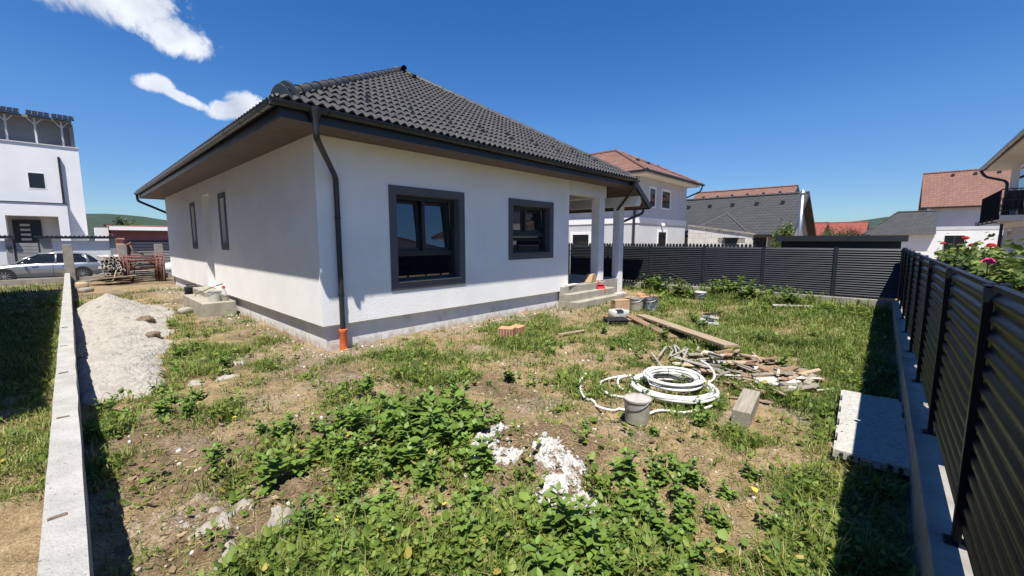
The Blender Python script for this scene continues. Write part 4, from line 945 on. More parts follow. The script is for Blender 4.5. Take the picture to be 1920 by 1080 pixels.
# garden wall across the street
gw = thing('garden_wall', 'pale garden wall with dark tiled coping across the street', 'wall', (-1, 36.4, 0))
for x0, x1 in ((-.66, 1.78), (-8, -2.4)):
    mb = MB(); mb.box(x0, x1, 36.4, 36.6, -.3, 1.85); obj('wall_panel', mb, M['grey_render'], gw)
for x0, x1 in ((-1.12, -.66), (1.78, 2.05), (-2.4, -2.12)):
    mb = MB(); mb.box(x0, x1, 36.36, 36.66, -.3, 1.97); obj('pillar', mb, M['mid_render'], gw)
for x0, x1 in ((-1.2, 2.12), (-8, -2.05)):
    mb = MB(); n_ = int((x1-x0)/.045); pts = [(x0+(x1-x0)*i/n_, 2.14+.035*math.sin(i*1.57)) for i in range(n_+1)]
    poly = pts + [(x1, 1.98), (x0, 1.98)]; mb.prism(poly, lambda p, t: (p[0], t, p[1]), 36.18, 36.75); obj('coping', mb, M['fascia'], gw)
gt = thing('slatted_gate', 'grey horizontal slat gate in the garden wall across the street', 'gate', (-1.6, 36.4, 0))
for k in range(9):
    mb = MB(); mb.box(-2.02, -1.2, 36.42, 36.46, -.05+.2*k, .13+.2*k); obj('slat', mb, M['mid_render'], gt)
for x in (-2.08, -1.15):
    mb = MB(); mb.box(x-.04, x+.04, 36.40, 36.48, -.2, 1.95); obj('gate_stile', mb, M['frame'], gt)
mb = MB(); mb.box(-2.36, -2.2, 36.30, 36.36, 1.35, 1.55); tag(obj('letter_box', mb, M['frame'], bevel=.02), 'small dark box on the pillar left of the slatted gate', 'letter box')
# red garage
rg = thing('red_garage', 'low dusky red garage with slatted dark door across the street', 'garage', (4, 40, 0))
mb = MB(); mb.box(2.15, 9, 40, 45, -.3, 2.75); obj('wall', mb, M['brick_red'], rg)
mb = MB(); mb.prism([(39.55,2.74),(45.5,2.98),(45.5,3.1),(39.55,2.88)], lambda p, t: (t, p[0], p[1]), 2.0, 9.2); obj('roof', mb, M['tile_bright'], rg)
mb = MB(); mb.box(2.0, 9.2, 39.48, 39.55, 2.58, 2.84); obj('fascia', mb, M['trim_white'], rg)
mb = MB(); mb.box(2.9, 7.2, 39.95, 40.0, -.1, 1.85); gd_ = obj('garage_door', mb, M['fascia'], rg)
for k in range(9):
    mb = MB(); mb.box(3.0, 7.1, 39.925, 39.945, 0+.2*k, .15+.2*k); obj('slat', mb, M['mid_render'], gd_)
mb = MB(); mb.box(2.2, 2.55, 38.2, 38.5, -.2, 1.95); mb.box(2.12, 2.62, 38.12, 38.58, 1.95, 2.03); tag(obj('brick_gatepost', mb, M['clay']), 'short tan gatepost beside the red garage door', 'gatepost')
mb = MB(); mb.box(1.35, 2.0, 40.5, 43, -.2, 2.75); tag(obj('white_outbuilding', mb, M['white_paint']), 'small white outbuilding wall left of the red garage', 'building')

# ------------------------------------------------------------------ cars
def make_car(label, loc, paint):
    c = thing('parked_car', label, 'car', loc, 'cars parked on the street'); X0, Y0, Z0 = loc
    # stations from rear (x=0) to front (x=-4.4): (x, bottom, shoulder z, half width)
    st = [(0,.42,.72,.62),(-.06,.32,.86,.76),(-.25,.24,.93,.83),(-.8,.20,.94,.875),(-1.6,.19,.93,.885),(-2.4,.19,.92,.885),(-3.1,.20,.89,.875),(-3.7,.21,.80,.85),(-4.15,.25,.70,.77),(-4.35,.33,.60,.62),(-4.42,.40,.52,.50)]
    mb = MB(); rings = []
    for x, b, s, w in st:
        h = s-b; half = [(0,b),(w*.75,b),(w*.95,b+h*.10),(w,b+h*.38),(w*.99,b+h*.62),(w*.985,b+h*.80),(w*.93,b+h*.96),(w*.80,s+.012),(0,s+.03)]
        ring = [(x, y, z) for y, z in half] + [(x, -y, z) for y, z in half[-2:0:-1]]; rings.append(ring)
    n = len(rings[0])
    for r in rings: mb.v += [(X0+p[0], Y0+p[1], Z0+p[2]) for p in r]
    for i in range(len(rings)-1):
        for k in range(n): mb.f.append((i*n+k, i*n+(k+1) % n, (i+1)*n+(k+1) % n, (i+1)*n+k))
    mb.f += [tuple(range(n)), tuple(range((len(rings)-1)*n, len(rings)*n))[::-1]]
    body = obj('body', mb, paint, c, smooth=True)
    gs = [(-.10,.90,.92,.74,.60),(-.55,.90,1.36,.76,.56),(-.95,.90,1.43,.78,.57),(-1.7,.90,1.46,.79,.58),(-2.3,.90,1.42,.79,.57),(-2.75,.90,1.22,.78,.64),(-3.25,.86,.90,.74,.70)]
    mb = MB()
    for x, b, t, wb, wt in gs:
        for y, z in ((-wb,b),(-(wb*.45+wt*.55),b+(t-b)*.5),(-wt,b+(t-b)*.93),(-wt*.8,t),(0,t+.012),(wt*.8,t),(wt,b+(t-b)*.93),(wb*.45+wt*.55,b+(t-b)*.5),(wb,b)): mb.v.append((X0+x, Y0+y, Z0+z))
    for i in range(len(gs)-1):
        for k in range(8): mb.f.append((i*9+k, i*9+k+1, (i+1)*9+k+1, (i+1)*9+k))
    obj('windows', mb, M['glass_far'], c, smooth=True)
    mb = MB()
    for i, (x, b, t, wb, wt) in enumerate(gs[1:-2]):
        for y, z in ((-wt-.008,b+(t-b)*.90),(-wt*.97,b+(t-b)*.955+.008),(-wt*.8,t+.012),(0,t+.026),(wt*.8,t+.012),(wt*.97,b+(t-b)*.955+.008),(wt+.008,b+(t-b)*.90)): mb.v.append((X0+x, Y0+y, Z0+z))
    for i in range(len(gs)-4):
        for k in range(6): mb.f.append((i*7+k, i*7+k+1, (i+1)*7+k+1, (i+1)*7+k))
    obj('roof_panel', mb, paint, c, smooth=True)
    for s in (-1, 1):
        def side(x, t_):   # point on the greenhouse side
            for (xa, ba, ta, wa, va), (xb, bb, tb, wb_, vb) in zip(gs[:-1], gs[1:]):
                if xb <= x <= xa:
                    q = (xa-x)/(xa-xb); B_ = ba+(bb-ba)*q; T_ = ta+(tb-ta)*q; W_ = wa+(wb_-wa)*q; V_ = va+(vb-va)*q
                    yy = W_*(1-t_)+V_*t_ ; return (X0+x, Y0+s*(yy+.012), Z0+B_+(T_-B_)*t_*.93)
        for path, rad in (([(-.55,.05),(-.6,.5),(-.72,.98)], .07), ([(-1.75,0),(-1.72,.5),(-1.7,1)], .045), ([(-3.2,.1),(-2.75,.95),(-2.32,1)], .04), ([(-.5,.97),(-.95,1),(-1.7,1),(-2.3,1)], .035), ([(-.3,.0),(-1.2,0),(-2.2,0),(-3.1,0)], .025)):
            mb = MB(); mb.tube([side(*p) for p in path], rad, 6); obj('pillar', mb, paint, c, smooth=True)
        for hx in (-1.30, -2.35):
            mb = MB(); mb.tube([(X0+hx, Y0+s*.885, Z0+.82), (X0+hx-.06, Y0+s*.90, Z0+.825), (X0+hx-.19, Y0+s*.90, Z0+.825), (X0+hx-.24, Y0+s*.885, Z0+.82)], .016, 6); obj('door_handle', mb, paint, c)
        mb = MB(); mb.box(X0-1.86, X0-1.85, Y0+s*.886-.004, Y0+s*.886+.004, Z0+.3, Z0+.9); obj('door_seam', mb, M['frame'], c)
        mb = MB(); mb.lathe((0,0,0), [(.02,-.05),(.06,-.02),(.075,.03),(.03,.06)], 10); mb.xf(Matrix.Translation((X0-2.85, Y0+s*.98, Z0+.96)) @ Matrix.Rotation(R(90), 4, 'Y')); obj('mirror', mb, paint, c, smooth=True)
        for wx in (-.82, -3.48):
            Mx = Matrix.Translation((X0+wx, Y0+s*.80, Z0+.32)) @ Matrix.Rotation(R(-90)*s, 4, 'X')
            mb = MB(); mb.lathe((0,0,0), [(.22,-.1),(.30,-.095),(.325,-.05),(.325,.06),(.31,.09),(.22,.10)], 24); mb.xf(Mx); wh = obj('wheel', mb, M['tyre'], c, auto=True)
            mb = MB(); mb.lathe((0,0,.085), [(.215,0),(.215,.02),(.20,.005)], 24); mb.lathe((0,0,.08), [(.05,0),(.05,.035)], 10)
            for k in range(10): mb.bar(RZ(math.tau*k/10) @ Vector((.125,0,.104)), (.16,.026,.016), RZ(math.tau*k/10))
            mb.xf(Mx); obj('rim', mb, M['alloy'], wh)
            mb = MB(); mb.lathe((0,0,.09), [(.36,0),(.375,.005),(.375,.012),(.36,.014)], 24)
            mb.xf(Matrix.Translation((X0+wx, Y0+s*.795, Z0+.34)) @ Matrix.Rotation(R(-90)*s, 4, 'X')); obj('wheel_arch', mb, M['tyre'], c)
        mb = MB(); mb.box(X0-.16, X0-.025, Y0+s*.70-.06, Y0+s*.70+.06, Z0+.66, Z0+.82); obj('tail_light', mb, M['lamp_red'], c, bevel=.02)
        mb = MB(); mb.box(X0-4.34, X0-4.1, Y0+s*.60-.08, Y0+s*.60+.08, Z0+.56, Z0+.66); obj('headlight', mb, M['lamp_clear'], c, bevel=.02)
    mb = MB(); mb.box(X0-.02, X0+.03, Y0-.65, Y0+.65, Z0+.35, Z0+.5); obj('bumper', mb, paint, c, bevel=.03)
    mb = MB(); mb.box(X0+.0, X0+.012, Y0-.26, Y0+.26, Z0+.58, Z0+.69); obj('number_plate', mb, M['trim_white'], c)
    return c
make_car('silver hatchback parked on the street behind the left concrete pillar', (1.22, 32.6, -.20), M['silver'])
make_car('white car mostly hidden behind the bungalow corner, beside the scaffold frames', (8.0, 31.8, -.20), M['carwhite'])

# ------------------------------------------------------------------ heaps and building materials in the yard
def heap_mesh(name, x0, x1, y0, y1, step, hfun, mat):
    xs = np.arange(x0, x1+step, step); ys = np.arange(y0, y1+step, step); X, Y = np.meshgrid(xs, ys, indexing='ij'); H = hfun(X, Y)
    Z = th(X, Y)+H; keep = H > -.03; mb = MB(); idx = -np.ones(X.shape, int)
    ii, jj = np.nonzero(keep); idx[ii, jj] = np.arange(len(ii)); mb.v = np.stack([X[ii,jj], Y[ii,jj], Z[ii,jj]], -1).tolist()
    for i in range(X.shape[0]-1):
        for j in range(X.shape[1]-1):
            q = (idx[i,j], idx[i+1,j], idx[i+1,j+1], idx[i,j+1])
            if min(q) >= 0: mb.f.append(q)
    mb.v = [tuple(p) for p in mb.v]
    o = obj(name, mb, mat, smooth=True); return o
def sand_h(x, y):
    n = fbm(x*2.2, y*2.2, 4)-.5
    cone = .60*np.clip(1-np.hypot((x-.52)/1.05, (y-14.2)/1.9), 0, 1)**1.05
    tongue = .16*np.clip(1-np.maximum(np.abs(x-(.30+.05*(y-6.5)))/(.34+.105*(y-6.0)), 0)**2.2, -1, 1)*sstep(6.1, 7.4, y)*(1-sstep(14.5, 16.6, y))
    edge = sstep(16.8, 16.0, y)*sstep(5.9, 6.7, y)
    return np.maximum(cone, tongue) - .045 + n*.15*edge + .12*(fbm(x*7, y*7, 4)-.5)*edge
so_ = heap_mesh('sand_heap', -.055, 2.0, 5.8, 17.2, .045, sand_h, M['sand']); tag(so_, 'long pale sand heap beside the left concrete wall', 'sand heap')
def lime(label, blobs, thick=.05):
    xs = [b[0] for b in blobs]; ys = [b[1] for b in blobs]; mg = .45
    def h(x, y):
        m_ = np.max([1-((x-b[0])*math.cos(b[4])+(y-b[1])*math.sin(b[4]))**2/b[2]**2-(-(x-b[0])*math.sin(b[4])+(y-b[1])*math.cos(b[4]))**2/b[3]**2 for b in blobs], 0)
        k = m_*.8 + .22 + (fbm(x*8+3, y*8+1, 4)-.5)*2.0
        return np.clip(k, -1, .35)*thick*.9 + .11*(fbm(x*22+4, y*22, 4)-.52) + .05*(fbm(x*50, y*50, 2)-.5)-.004
    o = heap_mesh('lime_spill', min(xs)-mg, max(xs)+mg, min(ys)-mg, max(ys)+mg, .016, h, M['lime']); tag(o, label, None, 'white lime spills on the turned earth', 'stuff')
lime('long white lime spill beside the leafy weed clump, farthest left', [(2.42,2.55,.13,.08,-.4),(2.23,2.40,.20,.12,.9),(2.22,2.20,.13,.09,-.5)])
lime('narrow white lime streak in the middle of the earth mound', [(2.58,1.98,.13,.09,-.3),(2.52,1.86,.16,.075,-.7),(2.53,1.74,.12,.06,-.7)], .05)
lime('broad white lime spill nearest the bottom edge behind weeds', [(2.36,1.73,.17,.10,-.2),(2.18,1.66,.18,.14,-.6),(2.33,1.56,.16,.10,-.7),(2.36,1.42,.15,.09,-.7),(2.07,1.56,.12,.10,0)])
def rubble_h(cx, cy, r):
    return lambda x, y: .035*(1-((x-cx)**2+(y-cy)**2)/r**2) + .15*(fbm(x*16+1, y*16, 4)-.55) + .06*(fbm(x*45, y*45, 2)-.5) - .02
M['chalk'] = material('pale_rubble', (.22,.195,.165), (.33,.31,.28), 6, .95, .6, 30, coord='World', c3=(.25,.20,.15), s3=6, lo3=.55, hi3=.7)
for k, (x, y, r, lab) in enumerate(((.55,3.3,.2,'pale rubble patch in the lower left by the concrete wall'), (.52,2.75,.16,'pale rubble patch nearest the lower left corner'), (1.62,7.35,.18,'small pale rubble lump below the sand heap by the bungalow'), (.85,2.9,.14,'pale rubble patch between grass tufts at lower left'))):
    tag(heap_mesh('rubble_patch', x-r*1.5, x+r*1.5, y-r*1.5, y+r*1.5, .02, rubble_h(x, y, r), M['chalk']), lab, 'rubble')

# planks, timber
def timber(name, label, cat, a, b, w, t, mat, group=None, roll=0.0, grain=True):
    a = Vector(a); b = Vector(b); d = b-a; L_ = d.length; d.normalize(); y = Vector((0,0,1)).cross(d).normalized(); z = d.cross(y)
    mb = MB(); n = max(2, int(L_/.35)); hw, ht = w/2, t/2
    for i in range(n+1):
        x = -L_/2+L_*i/n; j = [random.uniform(-.003,.003) for _ in range(3)]
        mb.v += [(x, -hw+j[0], -ht+j[2]), (x, hw+j[1], -ht+j[2]), (x, hw+j[1], ht+j[2]), (x, -hw+j[0], ht+j[2])]
    for i in range(n): mb.f += [(4*i+p, 4*i+q, 4*i+4+q, 4*i+4+p) for p, q in ((1,0),(2,1),(3,2),(0,3))]
    mb.f += [(0,1,2,3), (4*n+3,4*n+2,4*n+1,4*n)]
    me = bpy.data.meshes.new(name); me.from_pydata(mb.v, [], mb.f); me.materials.append(mat)
    o = bpy.data.objects.new(name, me); Mx = Matrix((d, y, z)).transposed().to_4x4() @ Matrix.Rotation(roll, 4, 'X'); Mx.translation = (a+b)/2; o.matrix_basis = Mx; link(o, None, (a+b)/2)
    bv = o.modifiers.new('bevel', 'BEVEL'); bv.width = min(.004, t*.2); bv.segments = 1; bv.limit_method = 'ANGLE'
    return tag(o, label, cat, group)
timber('scaffold_plank', 'long pale scaffold plank lying from the buckets to the scrap wood heap', 'plank', (7.0,1.83,.24), (9.3,4.45,.10), .24, .045, M['wood_pale'], None, .0)
timber('scaffold_plank', 'second plank lying flat just left of the long scaffold plank', 'plank', (7.75,3.05,.05), (9.15,4.66,.07), .20, .035, M['wood_brown'], None, .02)
timber('timber_block', 'thick grey timber beam offcut lying right of the pipe coil', 'timber', (4.52,1.05,.09), (5.25,1.13,.10), .17, .165, M['wood_grey'], None, .03)
timber('board_offcut', 'short pale board lying in the soil below the small window', 'board', (6.45,4.78,.05), (7.15,4.62,.05), .07, .03, M['wood_pale'])
timber('board_offcut', 'pale board lying in the grass near the back fence corner', 'board', (12.55,2.35,.20), (12.95,1.55,.20), .12, .04, M['wood_white'])
mats = [M['wood_pale'], M['wood_grey'], M['wood_brown'], M['wood_brown'], M['wood_white'], M['wood_grey']]
for k in range(140):
    if k < 80:
        t = random.random(); x = 6.25+random.gauss(0,.22)+.35*t; y = 2.25-1.35*t+random.gauss(0,.13); hmax = .24*math.exp(-((x-6.45)**2+(y-1.7)**2)/.28)
    else: x = 6.35+random.gauss(0,.30); y = 1.15+random.gauss(0,.38); hmax = .12*math.exp(-((x-6.45)**2+(y-1.4)**2)/.4)
    z = T(x, y)+.02+hmax*random.random()+.01; L_ = random.choice((.14,.2,.28,.4,.55))*random.uniform(.8,1.25); a = random.gauss(-.75,.55) if random.random() < .6 else random.uniform(0, math.pi); pt = random.gauss(0,.09)
    dv = Vector((math.cos(a)*math.cos(pt), math.sin(a)*math.cos(pt), math.sin(pt)))*L_/2
    z = max(z, T(x,y)+.015+abs(dv.z)); c = Vector((x, y, z))
    sw = random.choice(mats); tone = {'pale_sawn_timber':'pale','weathered_timber':'grey','brown_timber':'brown','whitewashed_timber':'white-painted'}[sw.name]; ln = 'short' if L_ < .3 else ('long' if L_ > .5 else 'middling')
    timber('scrap_wood', f'{ln} {tone} piece of scrap wood in the heap below the long plank', 'scrap wood', c-dv, c+dv, random.choice((.03,.05,.07,.10)), random.choice((.012,.018,.025,.04)), sw, 'scrap wood pieces in the heap', random.uniform(-.5,.5))
# grey strips of plastic at the back of the scrap heap
for k in range(12):
    x = 6.55+random.gauss(0,.2); y = 2.45+random.gauss(0,.14); a = -.75+random.gauss(0,.15); L_ = random.uniform(.4,.8); dv = Vector((math.cos(a+1.2), math.sin(a+1.2), 0))*L_/2; c = Vector((x,y,T(x,y)+.05+.008*k))
    timber('grey_strip', 'thin grey plastic strip behind the scrap wood heap', 'strip', c-dv, c+dv, .03, .012, M['plastic_grey'], 'grey strips behind the scrap heap')

# white pipe coils
def coil(label, cx, cy, z0, r, turns, pr, spread, tail=None, flat=.0):
    pts = []; N_ = int(turns*40); ph = random.random()*6
    for i in range(N_+1):
        t = i/40; a = t*math.tau+ph; k = t
        rr = r + spread*math.sin(k*2.4+1) + .012*math.sin(a*2+k); zz = z0 + pr*1.0 + (k % 3.0)*pr*1.55 + .006*math.sin(a*1.3+k)
        pts.append((cx+rr*math.cos(a)*1.0, cy+rr*math.sin(a)*1.0, zz))
    c = thing('pipe_coil', label, 'pipe coil', (cx, cy, z0), 'white pipe coils'); mb = MB(); mb.tube(pts, pr, 8); obj('pipe', mb, M['pipe_white'], c, smooth=True)
    for a in (.6, 2.7, 4.9):
        mb = MB(); p = Vector((cx+r*math.cos(a), cy+r*math.sin(a), z0+pr*2.6)); rad = Vector((math.cos(a), math.sin(a), 0)); ring = [p + rad*math.cos(q)*(spread+pr*1.3) + Vector((0,0,1))*math.sin(q)*pr*3.2 for q in np.linspace(0, math.tau, 14)[:-1]]
        mb.tube(ring, .004, 5, closed=True); obj('tie', mb, M['plastic_black'], c)
    return c
g0 = max(T(5.0,1.95), T(5.3,2.1), T(4.7,1.7))+.01
coil('large white pipe coil lying under the smaller one', 5.0, 1.93, g0-.005, .46, 12, .016, .042)
coil('smaller white pipe coil resting on top of the large coil', 5.10, 1.98, g0+.085, .31, 10, .016, .04)
def loose(label, P):
    pts = []; P = [Vector(p) for p in P]
    for i in range(len(P)-1):
        p0, p1, p2, p3 = P[max(i-1,0)], P[i], P[i+1], P[min(i+2,len(P)-1)]
        for k in range(8):
            t = k/8; pts.append(.5*((2*p1)+(-p0+p2)*t+(2*p0-5*p1+4*p2-p3)*t*t+(-p0+3*p1-3*p2+p3)*t**3))
    pts.append(P[-1]); pts = [(p.x, p.y, max(p.z, T(p.x,p.y)+.03)) for p in pts]
    mb = MB(); mb.tube(pts, .015, 8); o = obj('loose_pipe', mb, M['pipe_white'], smooth=True); return tag(o, label, 'pipe')
loose('loose white pipe looping far out to the left of the coils', [(4.6,2.95,.12),(4.42,2.92,.05),(4.1,2.65,.02),(3.95,2.3,.02),(4.1,1.95,.02),(4.45,1.6,.02),(4.9,1.42,.03),(5.3,1.5,.04)])
loose('loose white pipe loop between the coils and the outer loop', [(4.95,2.55,.1),(4.7,2.72,.06),(4.4,2.62,.03),(4.25,2.35,.02),(4.4,2.1,.03),(4.6,1.9,.06)])
loose('loose white pipe bend close against the left of the large coil', [(4.95,2.48,.12),(4.75,2.55,.1),(4.55,2.4,.05),(4.5,2.15,.05),(4.62,1.95,.06)])
loose('loose white pipe end curling up right of the coils towards the scrap wood', [(5.45,1.85,.05),(5.6,1.7,.05),(5.75,1.68,.1),(5.95,1.82,.16),(6.0,1.95,.2)])

def bucket(label, x, y, r, h, mat, fill=None, lid=None, handle=True, z=None, fillz=.9):
    z = T(x,y)-.005 if z is None else z
    b = thing('bucket', label, 'bucket', (x, y, z)); mb = MB(); mb.lathe((x,y,z), [(r*.86,0),(r*.98,h*.93),(r*1.04,h*.93),(r*1.05,h),(r*.97,h),(r*.95,h*.95),(r*.84,.02)], 28); obj('body', mb, mat, b, auto=True)
    if fill:
        mb = MB(); n = 26; mb.v = [(x, y, z+h*fillz+.01)]
        for k in range(n): a = math.tau*k/n; mb.v.append((x+r*.955*math.cos(a), y+r*.955*math.sin(a), z+h*fillz+random.uniform(-.008,.008)))
        mb.f = [(0, 1+k, 1+(k+1) % n) for k in range(n)]; obj('cement_fill', mb, fill, b)
    if lid:
        mb = MB(); mb.lathe((x,y,z+h), [(r*1.07,-.02),(r*1.08,.0),(r*1.0,.012),(r*.95,.006),(.01,.006)], 28); obj('lid', mb, lid, b, auto=True)
    if handle:
        mb = MB(); mb.tube([(x+r*1.05*math.cos(a)*.98, y+r*1.05*math.sin(a), z+h*.93-.06*math.sin((a-2.2)/2.2*math.pi) if True else 0) for a in np.linspace(2.2,4.4,10)], .004, 5); obj('handle', mb, M['steel'], b)
    return b
bucket('dirty grey bucket full of set cement in front of the pipe coil', 3.84, 1.84, .135, .245, M['plastic_grey'], M['cement'], None, True, None, .97)
bucket('pale grey mortar bucket by the porch steps, left of the blue-stained one', 10.35, 5.10, .20, .34, M['plastic_grey'], M['cement'], None, True, None, .55)
bucket('dark blue-stained mortar bucket by the porch steps', 10.50, 4.76, .19, .36, M['plastic_blue'], M['cement'], None, True, None, .6)
bucket('white bucket with lid standing in the grass near the back fence', 12.9, 4.32, .17, .24, M['plastic_blue'], None, M['plastic_white'])
bucket('white bucket standing on the side door platform', 2.42, 12.55, .15, .27, M['plastic_white'], None, None, True, .36)
# hollow clay blocks
def clay_block(label, loc, rot, size=(.38,.25,.23)):
    c = thing('hollow_brick', label, 'brick', loc); sx, sy, sz = size; mb = MB()
    mb.box(-sx/2, sx/2, -sy/2, sy/2, 0, sz)
    for k in range(9): z = sz*(k+.5)/9; mb.box(-sx/2, sx/2, -sy/2-.006, -sy/2+.001, z-.007, z+.007); mb.box(-sx/2+.0, sx/2, sy/2-.001, sy/2+.006, z-.007, z+.007)
    mb.xf(Matrix.Translation(loc) @ Matrix.Rotation(rot, 4, 'Z')); obj('body', mb, M['clay'], c)
    mb = MB()
    for i in range(5):
        for j in range(5): y = -sy/2+sy*(i+.5)/5; z = sz*(j+.5)/5; mb.box(-sx/2-.003, -sx/2+.001, y-.016, y+.016, z-.016, z+.016)
    mb.xf(Matrix.Translation(loc) @ Matrix.Rotation(rot, 4, 'Z')); obj('cells', mb, M['rust'], c)
clay_block('hollow clay block lying in front of the wall, showing its cells, left one', (5.62,5.40,T(5.6,5.4)-.01), .5, (.25,.28,.20))
clay_block('hollow clay block lying on its ribbed side, right of the other block', (5.93,5.42,T(5.9,5.4)-.01), .25, (.30,.22,.19))
for k, (x, y, rz) in enumerate(((11.9,5.9,.3),(12.2,5.75,.9),(12.15,6.2,.1),(12.6,5.6,.5),(11.6,5.55,1.2),(12.75,6.1,.2))):
    mb = MB(); z = T(x,y); mb.box(-.2,.2,-.12,.12,0,.035); mb.xf(Matrix.Translation((x,y,z+.01)) @ Matrix.Rotation(rz,4,'Z') @ Matrix.Rotation(random.uniform(-.1,.1),4,'X')); tag(obj('clay_slab', mb, M['clay'] if k % 2 else M['card'], bevel=.004), 'flat clay slab lying on the ground right of the porch steps', 'slab', 'clay slabs beside the porch steps')
# box, sack and tray by the steps
tr = thing('black_tray', 'ribbed black plastic crate lying in the yard before the steps', 'crate', (8.45,4.62,0)); z = T(8.45,4.6)
Mx = Matrix.Translation((8.50,4.68,z)) @ Matrix.Rotation(-.72,4,'Z')
mb = MB(); mb.box(-.24,.24,-.17,.17,0,.15); mb.xf(Mx); obj('body', mb, M['plastic_black'], tr, bevel=.015)
for k in range(3):
    mb = MB(); mb.box(-.255,.255,-.185,.185,.025+.045*k,.04+.045*k); mb.xf(Mx); obj('rib', mb, M['plastic_black'], tr, bevel=.004)
def lumpy(name, label, cat, c, size, mat, rz=0, seed=0, power=.5, jit=.045):
    mb = MB(); n, m_ = 18, 11; r_ = random.Random(seed)
    for i in range(m_):
        v = math.pi*i/(m_-1)-math.pi/2
        for k in range(n):
            a = math.tau*k/n; f = lambda q: math.copysign(abs(q)**power, q)
            s = 1+r_.uniform(-jit,jit); mb.v.append((f(math.cos(v))*f(math.cos(a))*size[0]/2*s, f(math.cos(v))*f(math.sin(a))*size[1]/2*s, (f(math.sin(v))*.5+.5)*size[2]*s))
    for i in range(m_-1):
        for k in range(n): mb.f.append((i*n+k, i*n+(k+1) % n, (i+1)*n+(k+1) % n, (i+1)*n+k))
    mb.xf(Matrix.Translation(c) @ Matrix.Rotation(rz,4,'Z')); return tag(obj(name, mb, mat, smooth=True), label, cat)
bag = lumpy('cement_sack', 'white paper sack with black print lying by the porch steps', 'sack', (9.18,4.98,T(9.2,5)), (.46,.32,.20), M['plastic_white'], -.5, 3, .3)
mb = MB(); mb.box(-.16,.02,-.06,.06,.0,.004); mb.xf(Matrix.Translation((9.13,4.86,T(9.2,5)+.20)) @ Matrix.Rotation(-.5,4,'Z') @ Matrix.Rotation(.25,4,'X')); obj('print_patch', mb, M['plastic_black'], bag)
mb = MB(); z = T(9.6,5.2); mb.box(-.2,.2,-.13,.13,0,.38); mb.box(-.21,.21,-.135,.03,.38,.39); mb.xf(Matrix.Translation((9.66,5.2,z-.01)) @ Matrix.Rotation(-.6,4,'Z')); tag(obj('cardboard_box', mb, M['card'], bevel=.006), 'tan cardboard box standing behind the white sack', 'box')
# red dustpan and wedge on the steps
dpn = thing('dustpan', 'red plastic dustpan leaning on the porch steps', 'dustpan', (11.25,6.70,.385))
Mx = Matrix.Translation((11.22,6.72,.39)) @ Matrix.Rotation(-.4,4,'Z') @ Matrix.Rotation(R(58),4,'X')
mb = MB(); mb.box(-.13,.13,-.12,.12,0,.008); mb.box(-.13,-.122,-.12,.12,.008,.05); mb.box(.122,.13,-.12,.12,.008,.05); mb.box(-.13,.13,.112,.12,.008,.06); mb.xf(Mx); obj('pan', mb, M['red'], dpn)
mb = MB(); mb.tube([(0,.11,.03),(-.03,.2,.05),(-.05,.27,.06)], .014, 8); mb.xf(Mx); obj('handle', mb, M['red'], dpn)
mb = MB(); mb.prism([(-.2,0),(.22,0),(.22,.17),(.12,.26),(-.06,.24)], lambda p, t: (p[0], t, p[1]), -.11, .11); mb.xf(Matrix.Translation((11.05,7.0,.597)) @ Matrix.Rotation(.15,4,'Z')); tag(obj('plywood_wedge', mb, M['card'], bevel=.004), 'tan wedge-shaped board piece leaning at the porch column', 'board')
mb = MB(); mb.box(-.3,.3,-.1,.1,0,.03); mb.xf(Matrix.Translation((9.95,6.93,.587)) @ Matrix.Rotation(.1,4,'Z')); tag(obj('stone_board', mb, M['wood_white'], bevel=.003), 'white board lying on the top porch step at the wall corner', 'board')
mb = MB(); mb.box(-.28,.28,-.09,.09,0,.03); mb.xf(Matrix.Translation((12.0,6.48,.187)) @ Matrix.Rotation(.05,4,'Z')); tag(obj('step_board', mb, material('pinkish_board', (.55,.42,.40), (.62,.5,.47), 6, .8), bevel=.003), 'pinkish board lying on the lowest porch step end', 'board')
mb = MB(); mb.box(-.45,.45,-.08,.08,0,.75); mb.xf(Matrix.Translation((11.15,8.6,.6)) @ Matrix.Rotation(.9,4,'Z')); tag(obj('dark_panel', mb, M['plastic_black'], bevel=.01), 'dark flat panel standing on the porch floor behind the column', 'cabinet')  # plain dark panel standing on the porch, not a piece of furniture
# wrapped white pile with black straps
for k, (dx, dy, dz_, L_, W_, rz, rx, what) in enumerate(((0,0,.05,.5,.3,.5,.05,'lowest'),(.06,.05,.115,.4,.26,.1,-.12,'middle'),(-.05,-.03,.17,.34,.2,.9,.15,'topmost'))):
    mb = MB(); mb.bar((9.72+dx, 3.02+dy, T(9.72,3.02)+dz_), (L_, W_, .05), EU(rx, rx*.6, rz)); tag(obj('foam_offcut', mb, M['plastic_white'], bevel=.006), what+' white foam offcut in the little stack in the middle grass', 'foam', 'foam offcuts in the grass')
mb = MB()
for k in range(6): mb.tube([(9.55+.06*k, 2.95+.05*k, T(9.6,3)+.19), (9.72+.05*k, 3.05-.03*k, T(9.6,3)+.235), (9.9, 3.1-.05*k, T(9.6,3)+.2)], .014, 5)
tag(obj('black_strap', mb, M['plastic_black'], smooth=True), 'bundle of black straps lying on the white foam offcut', 'strap')
